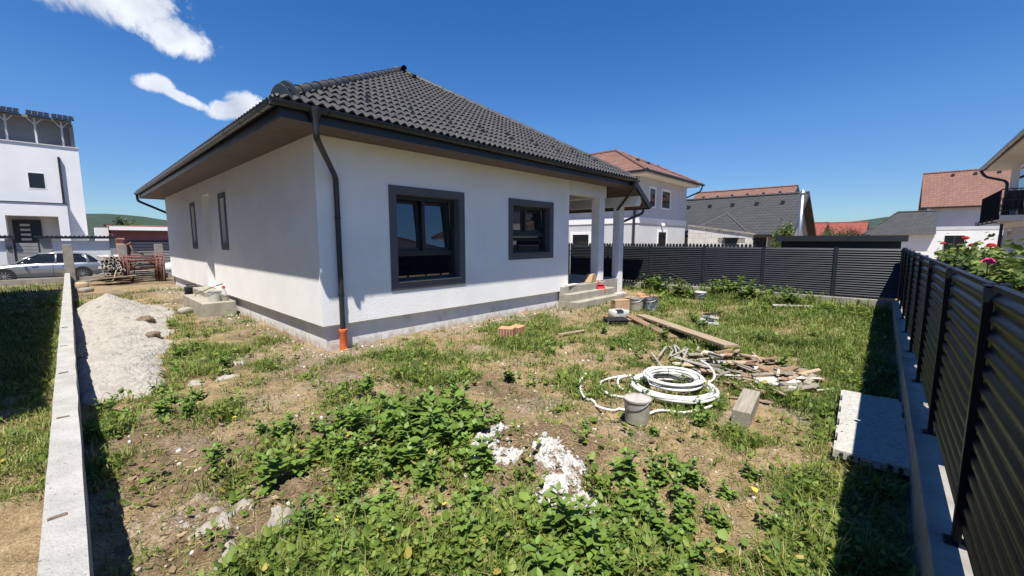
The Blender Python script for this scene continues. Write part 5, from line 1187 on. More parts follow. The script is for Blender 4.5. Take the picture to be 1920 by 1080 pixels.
# insulation boards beside the fence
def notched_board(label, cx, cy, z, L_, W_, t, rot):
    poly = []; n = 9; m_ = 3
    for i in range(n): x = -L_/2+L_*i/n; s = .018 if i % 2 else 0; poly += [(x, -W_/2-s), (x+L_/n, -W_/2-s)]
    for i in range(m_): y = -W_/2+W_*i/m_; s = .025 if i % 2 == 0 else 0; poly += [(L_/2+s, y), (L_/2+s, y+W_/m_)]
    for i in range(n): x = L_/2-L_*i/n; s = .018 if i % 2 == 0 else 0; poly += [(x, W_/2+s), (x-L_/n, W_/2+s)]
    for i in range(m_): y = W_/2-W_*i/m_; s = .025 if i % 2 else 0; poly += [(-L_/2-s, y), (-L_/2-s, y-W_/m_)]
    out = [poly[0]]
    for p in poly[1:]:
        if (p[0]-out[-1][0])**2+(p[1]-out[-1][1])**2 > 1e-7: out.append(p)
    b = thing('foam_board', label, 'board', (cx, cy, z)); Mx = Matrix.Translation((cx,cy,z)) @ Matrix.Rotation(rot,4,'Z')
    mb = MB(); mb.prism(out, lambda p, q: (p[0], p[1], q), 0, t); mb.xf(Mx); obj('board', mb, M['eps'], b)
    mb = MB()
    for i in range(7): mb.box(-L_/2-.022, -L_/2-.005, -W_/2+.06+i*.06, -W_/2+.085+i*.06, t*.2, t*.8)
    mb.xf(Mx); obj('nub_row', mb, M['plastic_black'], b)
notched_board('lower grey speckled foam board next to the fence footing', 5.30, -.02, .03, 1.75, .46, .07, ANG+.03)
notched_board('upper white speckled foam board lying half in the fence shade', 5.12, .075, .105, 1.78, .47, .065, ANG+.03)
timber('stick', 'thin pale stick lying in the fence shade before the foam boards', 'stick', (4.02,.22,.05), (3.72,.06,.05), .02, .012, M['wood_pale'])
# black hose arching against the back fence
mb = MB(); mb.tube([(13.92, 7.1-2.35*t, .12+.66*math.sin(math.pi*min(1,t*1.0))**.75 + 0) for t in np.linspace(0,1,26)], .028, 8); tag(obj('black_hose', mb, M['plastic_black'], smooth=True), 'black hose arching out of the ground against the back fence', 'hose')
mb = MB(); mb.tube([(13.8, 7.25-.5*t, .1+.45*t) for t in np.linspace(0,1,8)] + [(13.8+.05*t, 6.75-1.0*t, .55+.12*math.sin(t*3)) for t in np.linspace(.1,1,8)], .018, 8); tag(obj('black_hose', mb, M['plastic_black'], smooth=True), 'thinner black hose end lying inside the large hose arch', 'hose')

# side platform clutter
bx = thing('black_case', 'black plastic tool case standing beside the side door platform', 'case', (2.45,15.6,.1))
mb = MB(); mb.box(2.28,2.62,15.45,15.75,.12,.50); obj('body', mb, M['plastic_black'], bx, bevel=.03)
mb = MB(); mb.box(2.30,2.60,15.43,15.449,.34,.46); obj('panel', mb, M['glass_far'], bx)
mb = MB(); mb.tube([(2.33,15.6,.49),(2.35,15.6,.57),(2.55,15.6,.57),(2.57,15.6,.49)], .014, 6); obj('handle', mb, M['plastic_black'], bx)
bt = thing('spray_bottle', 'white bottle with red cap on the side door platform', 'bottle', (2.66,12.75,.36))
mb = MB(); mb.lathe((2.66,12.75,.36), [(.06,0),(.062,.2),(.03,.27),(.03,.30)], 14); obj('body', mb, M['plastic_white'], bt, auto=True)
mb = MB(); mb.lathe((2.66,12.75,.66), [(.036,0),(.036,.05),(.02,.06)], 12); obj('cap', mb, M['red'], bt, auto=True)
bucket('small dirty tub beside the white bottle on the side platform', 2.62, 12.48, .09, .15, M['plastic_grey'], M['cement'], None, False, .36)
mb = MB(); mb.tube([(2.08,14.0,.12),(2.3,14.1,.42),(2.62,13.7,.62),(2.78,13.4,.72)], .014, 6); tag(obj('iron_rod', mb, M['rust']), 'thin rod leaning across the side door platform', 'rod')
lumpy('stone', 'grey lump of stone before the side door platform', 'stone', (1.95,13.5,T(1.95,13.5)-.02), (.34,.26,.18), M['old_concrete'], .3, 8, .7)
lumpy('clay_lump', 'dark clay lump on the right flank of the sand heap', 'clay lump', (1.02,12.1,T(1.02,12.1)+.02), (.34,.28,.16), M['rust'], .3, 9, .8, .22)
lumpy('clay_lump', 'smaller dark clay lump on the lower flank of the sand heap', 'clay lump', (.98,10.4,T(.98,10.4)+.03), (.23,.2,.12), M['rust'], .9, 10, .8, .22)
lumpy('cement_bag', 'cream paper bag slumped beside the far end of the left wall', 'bag', (.22,22.7,T(.2,22.7)-.02), (.36,.5,.34), M['wood_pale'], .1, 12, .5)
lumpy('cement_bag', 'pale torn bag lying below the cream paper bag', 'bag', (.3,21.6,T(.3,21.6)-.03), (.42,.3,.2), M['chalk'], .5, 13, .6)

# scaffold frames stacked by the street
def scaffold_frame(label, x0, x1, y, h, lean):
    f = thing('steel_scaffold', label, 'scaffold', (x0, y, 0), 'stacked scaffold frames'); z = T((x0+x1)/2, y)-.02; r = .024
    def put(nm, pts, rr=r):
        mb = MB(); mb.tube([(p[0], y+lean*p[1], z+p[1]) for p in pts], rr, 6); obj(nm, mb, M['scaffold'], f, smooth=True)
    put('upright', [(x0,0),(x0,h)]); put('upright', [(x1,0),(x1,h)]); put('top_bar', [(x0,h-.08),(x1,h-.08)]); put('mid_bar', [(x0,h-.22),(x1,h-.22)])
    put('inner_upright', [(x0+.12,h-.24),(x0+.12,.12)], .016); put('inner_upright', [(x1-.12,h-.24),(x1-.12,.12)], .016)
    put('arch_brace', [(x0,h*.55),(x0+.12,h*.68),((x0*3+x1)/4+.06,h-.26),((x0+x1)/2,h-.20)], .015); put('arch_brace', [(x1,h*.55),(x1-.12,h*.68),((x1*3+x0)/4-.06,h-.26),((x0+x1)/2,h-.20)], .015)
    return f
for k in range(8):
    j = random.uniform(-.13,.10)
    scaffold_frame(('foremost' if k == 0 else 'one') + (' red-brown scaffold frame of the stack by the street' if k == 0 else ' of the red-brown scaffold frames stacked behind the foremost one'), 1.62+j, 2.86+j+random.uniform(-.03,.05), 24.7+.11*k, 1.22+random.uniform(-.04,.06), random.uniform(-.03,.06))
mb = MB(); mb.tube([(1.85,25.1,1.75),(1.95,25.0,1.4),(2.3,24.95,1.25)], .03, 6); mb.bar((1.84,25.1,1.72), (.24,.1,.08), EU(0,-.6,.2)); tag(obj('scaffold_coupler', mb, M['scaffold'], smooth=True), 'bent scaffold brace poking up above the frame stack', 'brace')
for k in range(12):
    xa = random.choice((1.62, 1.75, 2.75, 2.9))+random.uniform(-.1,.1); ya = 24.5+random.random()*.9; mb = MB(); mb.tube([(xa, ya, .02), (xa+random.uniform(-.25,.25), ya+random.uniform(-.2,.3), 1.0+random.random()*.35)], .02, 6)
    tag(obj('scaffold_tube', mb, M['scaffold'], smooth=True), 'loose red-brown scaffold tube leaning against the scaffold stack', 'tube', 'loose scaffold tubes')
for k in range(9):
    timber('stacked_plank', 'old dark plank in the stack under the scaffold frames', 'plank', (1.85+random.uniform(-.05,.05),25.3,.08+.095*k), (2.68+random.uniform(-.05,.05),25.35+random.uniform(-.1,.1),.09+.095*k), .3, .05, M['wood_brown'] if k % 3 else M['wood_grey'], 'planks under the scaffold frames')
for k in range(26):
    a = random.gauss(.25,.3); L_ = random.uniform(.5,1.3); x = random.uniform(.75,1.5); y = 24.6+random.gauss(0,.3); dv = Vector((math.cos(a),math.sin(a)*.6,random.gauss(0,.1)))*L_/2; c = Vector((x,y,.08+.36*random.random()*(1-abs(x-1.3)/.9)+abs(dv.z)))
    timber('old_board', 'old weathered board in the heap left of the scaffold frames', 'board', c-dv, c+dv, random.uniform(.08,.16), .03, random.choice([M['wood_grey'],M['wood_brown'],M['wood_pale'],M['wood_grey']]), 'old boards heaped by the street wall')
timber('old_board', 'pale board standing against the heap left of the scaffold frames', 'board', (1.14,24.35,.05), (1.32,24.45,.62), .06, .03, M['wood_pale'])
u_prof = [(-.075,0),(.075,0),(.075,.10),(.05,.10),(.05,.03),(-.05,.03),(-.05,.10),(-.075,.10)]
mb = MB(); mb.prism(u_prof, lambda p, t: (p[0], t, -p[1]), -.75, .75); chm, _ = mesh_of('white_channel', mb, M['wood_white'], center=False)
for j in range(7):
    for i in range(4):
        o = inst('white_channel', chm, (1.0+.165*i+random.uniform(-.03,.03)-.01*j, 25.3+random.uniform(-.15,.15), .52+.115*j+random.uniform(-.01,.01)), (random.uniform(-.04,.04),random.uniform(-.15,.15),random.uniform(-.12,.12)))
        tag(o, 'white channel-shaped profile in the stack left of the scaffold frames', 'profile', 'white profiles stacked by the street')
mb = MB(); mb.box(.95,1.62,24.75,26.0,.05,.41); tag(obj('block_pallet', mb, M['wood_brown'], bevel=.01), 'brown timber stack carrying the white profiles', 'timber stack')

# ------------------------------------------------------------------ vegetation
LIMES = [(2.42,2.55,.14),(2.23,2.40,.17),(2.22,2.20,.13),(2.58,1.98,.13),(2.52,1.86,.14),(2.53,1.74,.12),(2.36,1.73,.16),(2.18,1.66,.15),(2.33,1.56,.15),(2.36,1.42,.10),(2.55,2.2,.3)]
def in_plot_free(x, y):
    ok = np.ones(np.shape(x), bool)
    ok &= ~((x > HX0-.02) & (x < 13.2) & (y > 6.95) & (y < 21.9)) & ~((x > 9.4) & (x < 12.3) & (y > 6.3) & (y < 7)) & ~((x > 2.05) & (y > 12.2) & (y < 15.3) & (x < 3))
    ok &= ~((x > -.235) & (x < -.04)) & (y > FY(x)+.13) & (x < 14.15) & ~((y > 26.9) & (y < 27.2))
    ok &= ~((sand_h(x, y) > -.01) & (x < 2) & (x > -.06) & (y > 5.8) & (y < 17.2))
    ok &= ~((np.hypot(x-3.86, y-1.86) < .14) | ((x > 4.2) & (x < 6.25) & (y > -.25) & (y < .33)) | ((x > 4.5) & (x < 5.6) & (y > .96) & (y < 1.28)))
    for p, q, r_ in LIMES[:10]: ok &= ~(np.hypot(x-p, y-q) < r_*.8)
    return ok
def green(x, y):
    """how overgrown the ground is, 0..1"""
    n = fbm(x*.55+7, y*.55+2, 4); n2 = fbm(x*1.9+1, y*1.9+8, 3)
    g = .50 + 1.3*(n-.5) + 2.3*(n2-.5) - .40*G2(x, y, 3.3, 1.0, .9, .7) - .12*G2(x, y, 1.7, 1.6, 1.2, .8) + .5*(y < FY(x)+.75)*(x > 2.5)
    g = g + .40*G2(x, y, 1.9, 3.2, .95, 1.5) + .14*G2(x, y, 2.0, .9, 1.6, .65) + .42*G2(x, y, 11.5, 2.2, 3.4, 1.9) + .45*G2(x, y, 13.4, 3.3, .9, 2.6) + .30*G2(x, y, 9.0, .6, 3.0, .8) + .25*G2(x, y, 1.2, 9.6, .55, 2.4) + .16*G2(x, y, 5.2, 5.3, 2.2, .4)
    g = g - .85*G2(x, y, 2.5, 2.15, .85, .42, -.75) - .25*G2(x, y, .7, 3.6, .5, 1.6) - .45*np.exp(-((y-6.75)/.45)**2)*(x > 2.3)*(x < 12.5) - .45*np.exp(-((x-2.35)/.55)**2)*(y > 6.3)*(y < 22) - .40*G2(x, y, 2.2, 5.9, 1.1, .6) - .22*G2(x, y, 4.6, 2.6, 1.1, .7) - .18*G2(x, y, 5.6, 3.8, 1.4, .5) - .25*G2(x, y, 8.5, 4.6, 1.3, .8) - .30*G2(x, y, .25, 3.5, .28, 3) - .2*G2(x, y, 1.2, 20, 2, 4)- .5*G2(x, y, 6.5, 1.6, .8, .7)
    left = (x < -.2)
    g = np.where(left, .30+1.2*(n-.5)+.45*sstep(7, 9, y)-.35*sstep(5.5, 2.5, y), g)
    return np.clip(np.where(left, g, np.maximum(g, .16)), 0, 1)
def scatter(n, rmin=1.0, rmax=19, seed=1, power=1.0, xlim=(-4,14.2), ylim=(-.3,27), bias=None):
    """points across the yard; spacing widens with distance from the open corner of the plot"""
    g_ = np.random.default_rng(seed); out = []
    tot = 0
    while tot < n:
        u_ = g_.random(n*3); r = rmin*(rmax/rmin)**(u_**power); a = g_.random(n*3)*R(112)-R(14)
        x = r*np.cos(a); y = r*np.sin(a)
        k = (x > xlim[0]) & (x < xlim[1]) & (y > ylim[0]) & (y < ylim[1]) & in_plot_free(x, y); x, y = x[k], y[k]
        gg = np.clip(green(x, y)+bias(x, y), 0, 1) if bias is not None else green(x, y); k = g_.random(len(x)) < gg**1.35; out.append(np.stack([x[k], y[k], gg[k]], -1)); tot += k.sum()
    return np.concatenate(out)[:n]
def ribbon_mesh(name, base, dirn, side, length, width, droop, tint, mat, stuff_label):
    """blades: 3 rows of points; all arrays per blade"""
    n = len(base); up = np.array([0,0,1.0]); L_ = length[:,None]; d1 = dirn
    p0 = base; p1 = base + d1*L_*.55; d2 = d1 + np.stack([np.zeros(n), np.zeros(n), -droop], -1); hor = d1.copy(); hor[:,2] = 0; hor /= np.maximum(np.linalg.norm(hor, axis=1, keepdims=True), 1e-6)
    d2 = d2 + hor*droop[:,None]*.8; d2 /= np.linalg.norm(d2, axis=1, keepdims=True); p2 = p1 + d2*L_*.45
    w = width[:,None]*side
    v = np.stack([p0-w*.5, p0+w*.5, p1-w*.42, p1+w*.42, p2], 1).reshape(-1, 3)
    b = (np.arange(n)*5)[:,None]
    loops = np.concatenate([b+np.array([0,1,3,2]), b+np.array([2,3,4])], 1).ravel()
    tot = np.tile([4,3], n); start = np.concatenate([[0], np.cumsum(tot)[:-1]])
    return mass_mesh(name, v, loops, start, tot, np.repeat(tint, 5), mat, stuff_label)
def mass_mesh(name, v, loops, start, tot, tint, mat, label, parent=None, wl=(0,0,0)):
    me = bpy.data.meshes.new(name); me.vertices.add(len(v)); me.vertices.foreach_set('co', np.asarray(v, np.float32).ravel())
    me.loops.add(len(loops)); me.loops.foreach_set('vertex_index', np.asarray(loops, np.int32)); me.polygons.add(len(start)); me.polygons.foreach_set('loop_start', np.asarray(start, np.int32)); me.polygons.foreach_set('loop_total', np.asarray(tot, np.int32))
    me.update(calc_edges=True); a = me.attributes.new('tint', 'FLOAT', 'POINT'); a.data.foreach_set('value', np.asarray(tint, np.float32)); me.materials.append(mat); me.shade_smooth()
    o = bpy.data.objects.new(name, me); link(o, parent, wl)
    if label: tag(o, label, None, None, 'stuff')
    else: o['kind'] = 'stuff'
    return o
def build_grass():
    T_ = scatter(25000, 1.0, 20, 3, bias=lambda x, y: -.30*G2(x, y, 1.8, 2.4, 1.3, 2.0)); extra = scatter(3400, 7, 19, 4, xlim=(7,14.2), ylim=(-.2,5.5)); lft = scatter(1800, 3, 26, 5, xlim=(-4,-.24), ylim=(2,26))
    P = np.concatenate([T_, extra, lft]); nb = 9; n = len(P)
    g_ = np.random.default_rng(9); r = np.hypot(P[:,0], P[:,1])
    q = np.repeat(P, nb, 0); rr = np.repeat(r, nb); m_ = len(q)
    sp = .012+.006*rr; x = q[:,0]+g_.normal(0,1,m_)*sp; y = q[:,1]+g_.normal(0,1,m_)*sp
    k = in_plot_free(x, y); q, rr, x, y = q[k], rr[k], x[k], y[k]; m_ = len(x)
    z = th(x, y)-.008; a = g_.random(m_)*math.tau; lean = np.abs(g_.normal(0,.5,m_))+.12
    d = np.stack([np.cos(a)*np.sin(lean), np.sin(a)*np.sin(lean), np.cos(lean)], -1); s = np.stack([-np.sin(a), np.cos(a), np.zeros(m_)], -1)
    tall = .55+.9*q[:,2]+.9*G2(x, y, 13.5, 3.2, .8, 2.2)+.5*G2(x, y, 11.5, 1.5, 2.4, 1.2)
    L_ = (.045+.10*g_.random(m_)**1.6)*tall*(1+.02*rr); wd = (.0032+.0018*g_.random(m_))*(1+.16*rr)
    dry = fbm(x*.9+60, y*.9+10, 3); tint = np.clip(.42+.22*g_.normal(0,1,m_)+.9*(dry-.5)-.12*q[:,2]+.18*(g_.random(m_) < .09)*3*g_.random(m_), 0, 1)
    ribbon_mesh('grass', np.stack([x,y,z], -1), d, s, L_, wd, .35+.75*g_.random(m_), tint, M['grass'], 'patchy green and straw-coloured grass over the bare soil')
build_grass()
def build_tall_grass():
    g_ = np.random.default_rng(62); fx = 13.5+g_.normal(0,.35,420); fy = 3.2+g_.normal(0,1.7,420); kf = in_plot_free(fx, fy); P = np.concatenate([scatter(1500, 1.3, 18, 61), np.stack([fx[kf], fy[kf], np.full(kf.sum(), 1.7)], -1)]); nb = 7; q = np.repeat(P, nb, 0); m_ = len(q); rr = np.hypot(q[:,0], q[:,1])
    x = q[:,0]+g_.normal(0,.02,m_); y = q[:,1]+g_.normal(0,.02,m_); a = g_.random(m_)*math.tau; lean = np.abs(g_.normal(0,.32,m_))+.05
    d = np.stack([np.cos(a)*np.sin(lean), np.sin(a)*np.sin(lean), np.cos(lean)], -1); s_ = np.stack([-np.sin(a), np.cos(a), np.zeros(m_)], -1)
    L_ = (.10+.22*g_.random(m_)**1.5)*(.6+.6*q[:,2])
    ribbon_mesh('tall_grass', np.stack([x,y,th(x,y)-.01], -1), d, s_, L_, (.003+.002*g_.random(m_))*(1+.14*rr), .3+.8*g_.random(m_), np.clip(.45+.25*g_.normal(0,1,m_)+.35*(g_.random(m_) < .15), 0, 1), M['grass'], 'taller grass stalks standing among the weeds')
build_tall_grass()
LEAF2 = [(0,0),(.26,.17),(.36,.40),(.30,.66),(.14,.88),(0,1)]   # half outline of an ovate leaf (half width, along)
def build_cover():
    P = np.concatenate([scatter(2400, 1.0, 18, 21), scatter(1700, 1.0, 6, 23, bias=lambda x, y: -.28+.28*G2(x, y, 1.7, 3.0, 1.0, 1.7)+.15*G2(x, y, 2.0, 1.1, .9, .6))]); g_ = np.random.default_rng(22); nl = 7; n = len(P); q = np.repeat(P, nl, 0); m_ = len(q); r = np.hypot(q[:,0], q[:,1])
    a = g_.random(m_)*math.tau; stemh = (.012+.085*g_.random(m_)**1.4*(.4+q[:,2]))*(1+.03*r); rad = (.01+.03*g_.random(m_))*(1+.05*r)
    x = q[:,0]+np.cos(a)*rad; y = q[:,1]+np.sin(a)*rad; z = th(x, y)+stemh; L_ = (.018+.045*g_.random(m_)**2)*(1+.06*r)
    el = g_.normal(.25,.35,m_); d = np.stack([np.cos(a)*np.cos(el), np.sin(a)*np.cos(el), np.sin(el)], -1); s = np.stack([-np.sin(a), np.cos(a), g_.normal(0,.25,m_)], -1); nrm = np.cross(s, d)
    vs_ = []
    half = LEAF2; outline = [(0,0)] + [(w, t) for w, t in half[1:-1]] + [(0,1)] + [(-w, t) for w, t in half[-2:0:-1]]
    for w, t in outline: vs_.append(np.stack([x,y,z], -1) + d*(L_*t)[:,None] + s*(L_*w)[:,None] + nrm*(L_*(.22*abs(w)-.18*t*t))[:,None])
    v = np.stack(vs_, 1).reshape(-1, 3); K_ = len(outline); b = (np.arange(m_)*K_)[:,None]
    top = K_//2; left = list(range(0, top+1)); right = [0]+list(range(K_-1, top-1, -1)); right = right[::-1]
    loops = np.concatenate([b+np.array(left), b+np.array(right)], 1).ravel(); tot = np.tile([len(left), len(right)], m_); start = np.concatenate([[0], np.cumsum(tot)[:-1]])
    tint = np.clip(.45+.25*g_.normal(0,1,m_)+.5*(g_.random(m_) < .015), 0, 1)
    mass_mesh('ground_cover_weeds', v, loops, start, tot, np.repeat(tint, K_), M['cover'], 'low creeping broad-leaved weeds spread over the soil')
build_cover()
# single leafy weeds
def leaf_mesh(name, mat, L_=1.0, wide=.36, fold=.22, bend=.35, lobed=False):
    if lobed: half = [(0,0),(.16,-.10),(.30,-.02),(.36,.12),(.32,.20),(.46,.30),(.40,.40),(.44,.52),(.30,.58),(.30,.70),(.16,.78),(.10,.90),(0,1)]
    else: half = [(0,0),(wide*.45,.10),(wide*.9,.27),(wide,.45),(wide*.86,.62),(wide*.52,.80),(wide*.2,.93),(0,1)]
    mid = [(0, t) for w, t in half]; mb = MB(); n = len(half)
    Z = lambda w, t: fold*abs(w)-bend*max(t,0)**1.8*.5
    for w, t in half: mb.v.append((w, t, Z(w,t)))
    for w, t in half: mb.v.append((0, max(t,0), Z(0,t)))
    for w, t in half: mb.v.append((-w, t, Z(w,t)))
    for i in range(n-1): mb.f += [(n+i, i, i+1, n+i+1), (2*n+i, n+i, n+i+1, 2*n+i+1)]
    mb.f = [tuple(dict.fromkeys(q)) for q in mb.f]
    me = bpy.data.meshes.new(name); me.from_pydata(mb.v, [], mb.f); me.materials.append(mat); me.shade_smooth(); return me
LM = {'nettle': leaf_mesh('leaf', M['leaf'], wide=.27, bend=.5), 'ovate': leaf_mesh('leaf', M['leaf'], wide=.36, bend=.4), 'lance': leaf_mesh('leaf', M['leaf_light'], wide=.15, bend=.45), 'lobed': leaf_mesh('leaf', M['leaf_light'], wide=.4, lobed=True, bend=.25)}
def weed_layout(kind, h, rnd):
    """stems as polylines, leaves as (matrix)"""
    stems, leaves = [], []
    if kind == 'rosette' or kind == 'lobed':
        n = rnd.randint(7, 10) if kind == 'rosette' else rnd.randint(5, 7)
        for k in range(n):
            a = k*2.4+rnd.uniform(-.3,.3); el = rnd.uniform(.35,1.1); L_ = h*(rnd.uniform(.45,.8) if kind == 'rosette' else rnd.uniform(.28,.5)); st = h*rnd.uniform(.25,.8)
            d = Vector((math.cos(a)*math.cos(el), math.sin(a)*math.cos(el), math.sin(el))); tip = d*st; stems.append([(0,0,0), tuple(d*st*.5+Vector((0,0,st*.06))), tuple(tip)])
            leaves.append((tip, a, el-rnd.uniform(.5,.9), L_, rnd.uniform(-.3,.3)))
    else:
        for s in range(rnd.choice((3,4,5,6))):
            la = rnd.uniform(0, math.tau); ln = rnd.uniform(.08,.85); hh = h*rnd.uniform(.5,1.1); ax = Vector((math.cos(la)*math.sin(ln), math.sin(la)*math.sin(ln), math.cos(ln)))
            pts = [ax*hh*t + Vector((math.cos(la),math.sin(la),0))*.05*hh*t*t for t in (0,.33,.66,1)]; stems.append([tuple(p) for p in pts])
            lv = rnd.choice((4,5,5)); ph = rnd.uniform(0,6)
            for j in range(lv):
                t = .25+.75*(j+.4)/lv; p = ax*hh*t + Vector((math.cos(la),math.sin(la),0))*.05*hh*t*t
                for side in (0, math.pi):
                    a = ph + j*1.57 + side + rnd.uniform(-.25,.25); leaves.append((p, a, rnd.uniform(-.15,.5)+.35*t, h*rnd.uniform(.30,.46)*(1.1-.5*t), rnd.uniform(-.3,.3)))
            for q in range(3): leaves.append((pts[-1], ph+q*2.1, .9, h*rnd.uniform(.13,.2), 0))
    return stems, leaves
def leaf_matrix(p, a, el, L_, roll):
    return Matrix.Translation(p) @ Matrix.Rotation(a-math.pi/2, 4, 'Z') @ Matrix.Rotation(el, 4, 'X') @ Matrix.Rotation(roll, 4, 'Y') @ Matrix.Scale(L_, 4)
def make_weed(kind, h, seed, single):
    rnd = random.Random(seed); stems, leaves = weed_layout(kind, h, rnd); lm = LM[{'nettle':'nettle','ovate':'ovate','rosette':'lance','lobed':'lobed'}[kind]]
    r = bpy.data.objects.new('leafy_weed', None); r.empty_display_size = .05; link(r, None, (0,0,0))
    mb = MB()
    for s in stems: mb.tube(s, [.0045*(h/.3)*(1-.5*i/(len(s)-1)) for i in range(len(s))], 5)
    me, c = mesh_of('stem', mb, M['stem'], True, False); o = bpy.data.objects.new('stem', me); link(o, r, (0,0,0))
    if single:
        for lf in leaves:
            o = bpy.data.objects.new('leaf', lm); o.matrix_basis = leaf_matrix(*lf); link(o, r, (0,0,0))
    else:
        mb = MB(); V = [v.co for v in lm.vertices]; F_ = [tuple(p.vertices) for p in lm.polygons]
        for lf in leaves: mx = leaf_matrix(*lf); mb.add([mx @ v for v in V], F_)
        me, c = mesh_of('foliage', mb, lm.materials[0], True, False); o = bpy.data.objects.new('foliage', me); link(o, r, (0,0,0))
    return r
protos = [(k, make_weed(k, h, 100+i, True)) for i, (k, h) in enumerate((('nettle',.30),('nettle',.34),('ovate',.26),('ovate',.22),('rosette',.24),('lobed',.20)))]
fprotos = [(k, make_weed(k, h, 200+i, False)) for i, (k, h) in enumerate((('nettle',.30),('ovate',.26),('nettle',.36),('rosette',.22)))]
def deep_remove(o):
    for c in list(o.children): deep_remove(c)
    bpy.data.objects.remove(o)
def place_weed(pr, x, y, s, label, group, cat='weed'):
    c = dup(pr, (x, y, T(x,y)-.01), random.random()*math.tau); c.scale = (s, s, s*random.uniform(.9,1.15)); tag(c, label, cat, group); return c
grpA = ('leafy dark green weed in the big clump left of the lime spills', 'weeds of the big foreground clump')
grpB = ('leafy green weed in the patch along the bottom edge', 'weeds along the bottom edge')
grpC = ('small leafy weed standing alone on the open soil', 'small weeds on the open soil')
grpD = ('tall leafy weed growing against the back fence', 'tall weeds along the back fence')
grpE = ('leafy weed at the edge of the sand heap', 'weeds beside the sand heap')
rw = random.Random(5)
def sample(cx, cy, sx, sy, n, kinds, smin, smax, g, rot=0, mind=.07, src=None):
    done = []; tries = 0
    while len(done) < n and tries < n*40:
        tries += 1; a, b = rw.gauss(0, sx), rw.gauss(0, sy); x = cx+a*math.cos(rot)-b*math.sin(rot); y = cy+a*math.sin(rot)+b*math.cos(rot)
        if not bool(in_plot_free(np.array(x), np.array(y))) or any((x-p)**2+(y-q)**2 < mind**2 for p, q in done) or math.hypot(x, y) < 1.45 or any((x-p)**2+(y-q)**2 < r_*r_ for p, q, r_ in LIMES): continue
        done.append((x, y)); pool = [(k, p) for k, p in (src or protos) if k in kinds]; kk, pp_ = rw.choice(pool); sc_ = rw.uniform(smin, smax)
        place_weed(pp_, x, y, sc_, ('big ' if sc_ > .85*smin+.15*smax+.25*(smax-smin) else 'smaller ')+{'nettle':'upright pointed-leaf','ovate':'bushy oval-leaf','rosette':'narrow-leaf','lobed':'broad lobed-leaf'}[kk]+' '+g[0].replace('leafy ','').replace('small ','').replace('big clump','dense clump'), g[1])
sample(2.02, 2.95, .20, .20, 11, ('nettle','ovate'), 1.1, 1.5, grpA, mind=.14)
sample(1.62, 3.35, .38, .55, 28, ('nettle','ovate','nettle'), .55, 1.05, grpA, mind=.12, src=protos+fprotos)
sample(1.7, 3.0, .45, .6, 22, ('ovate','nettle','rosette'), .35, .65, grpA, mind=.1, src=fprotos)
sample(1.75, 2.75, .22, .25, 4, ('lobed',), .8, 1.1, grpA, mind=.14, src=protos+fprotos)
sample(2.3, 3.9, .45, .45, 12, ('nettle','ovate'), .5, .8, grpA, mind=.16, src=fprotos)
sample(1.68, 1.5, .2, .22, 11, ('nettle','ovate','lobed','rosette'), .75, 1.1, grpB, mind=.13)
sample(2.15, 1.0, .45, .2, 20, ('nettle','ovate','lobed'), .65, 1.0, grpB, mind=.14)
sample(3.0, .95, .35, .3, 10, ('ovate','nettle'), .5, .75, grpB, mind=.15, src=fprotos)
sample(1.2, 2.3, .3, .3, 10, ('ovate','nettle','lobed'), .4, .7, grpB, mind=.15, src=protos+fprotos)
for x, y, s, k in ((2.66,2.66,.8,0),(2.02,2.2,.95,1),(2.95,1.95,.6,5),(3.15,2.0,.5,3),(3.72,1.62,.5,0),(4.7,1.52,.6,1)): place_weed(protos[k][1], x, y, s, *grpC)
sample(4.2, 3.3, 1.5, 1.3, 26, ('ovate','nettle','rosette'), .3, .6, grpC, mind=.25, src=fprotos)
sample(8.0, 2.6, 2.2, 1.3, 30, ('ovate','nettle','rosette'), .5, .9, grpC, mind=.3, src=fprotos)
sample(13.55, 3.4, .32, 1.5, 46, ('nettle','rosette'), 1.1, 1.9, grpD, mind=.16, src=fprotos)
sample(12.9, 1.7, .5, .8, 16, ('nettle','ovate'), .6, 1.1, grpD, mind=.18, src=fprotos)
sample(1.35, 9.4, .3, 1.6, 16, ('ovate','nettle','rosette'), .5, .95, grpE, mind=.2, src=fprotos)
sample(.55, 5.9, .25, .35, 8, ('ovate','nettle'), .5, .8, grpE, mind=.16, src=fprotos)
for _, p in protos+fprotos: deep_remove(p)
# yellowed leaves on the ground
for k, (x, y) in enumerate(((1.05,2.55),(1.12,2.6),(1.3,2.5),(1.7,3.15),(1.72,3.2),(1.55,2.05),(1.0,4.9),(3.25,.62))):
    mb = MB(); mx = Matrix.Translation((x,y,T(x,y)+.05)) @ Matrix.Rotation(k*1.7,4,'Z') @ Matrix.Rotation(.4,4,'X') @ Matrix.Scale(.055,4); mb.add([mx @ v.co for v in LM['ovate'].vertices], [tuple(p.vertices) for p in LM['ovate'].polygons])
    tag(obj('yellow_leaf', mb, M['petal_yellow'], smooth=True), 'small yellowed leaf among the foreground weeds', 'leaf', 'yellowed leaves in the foreground')

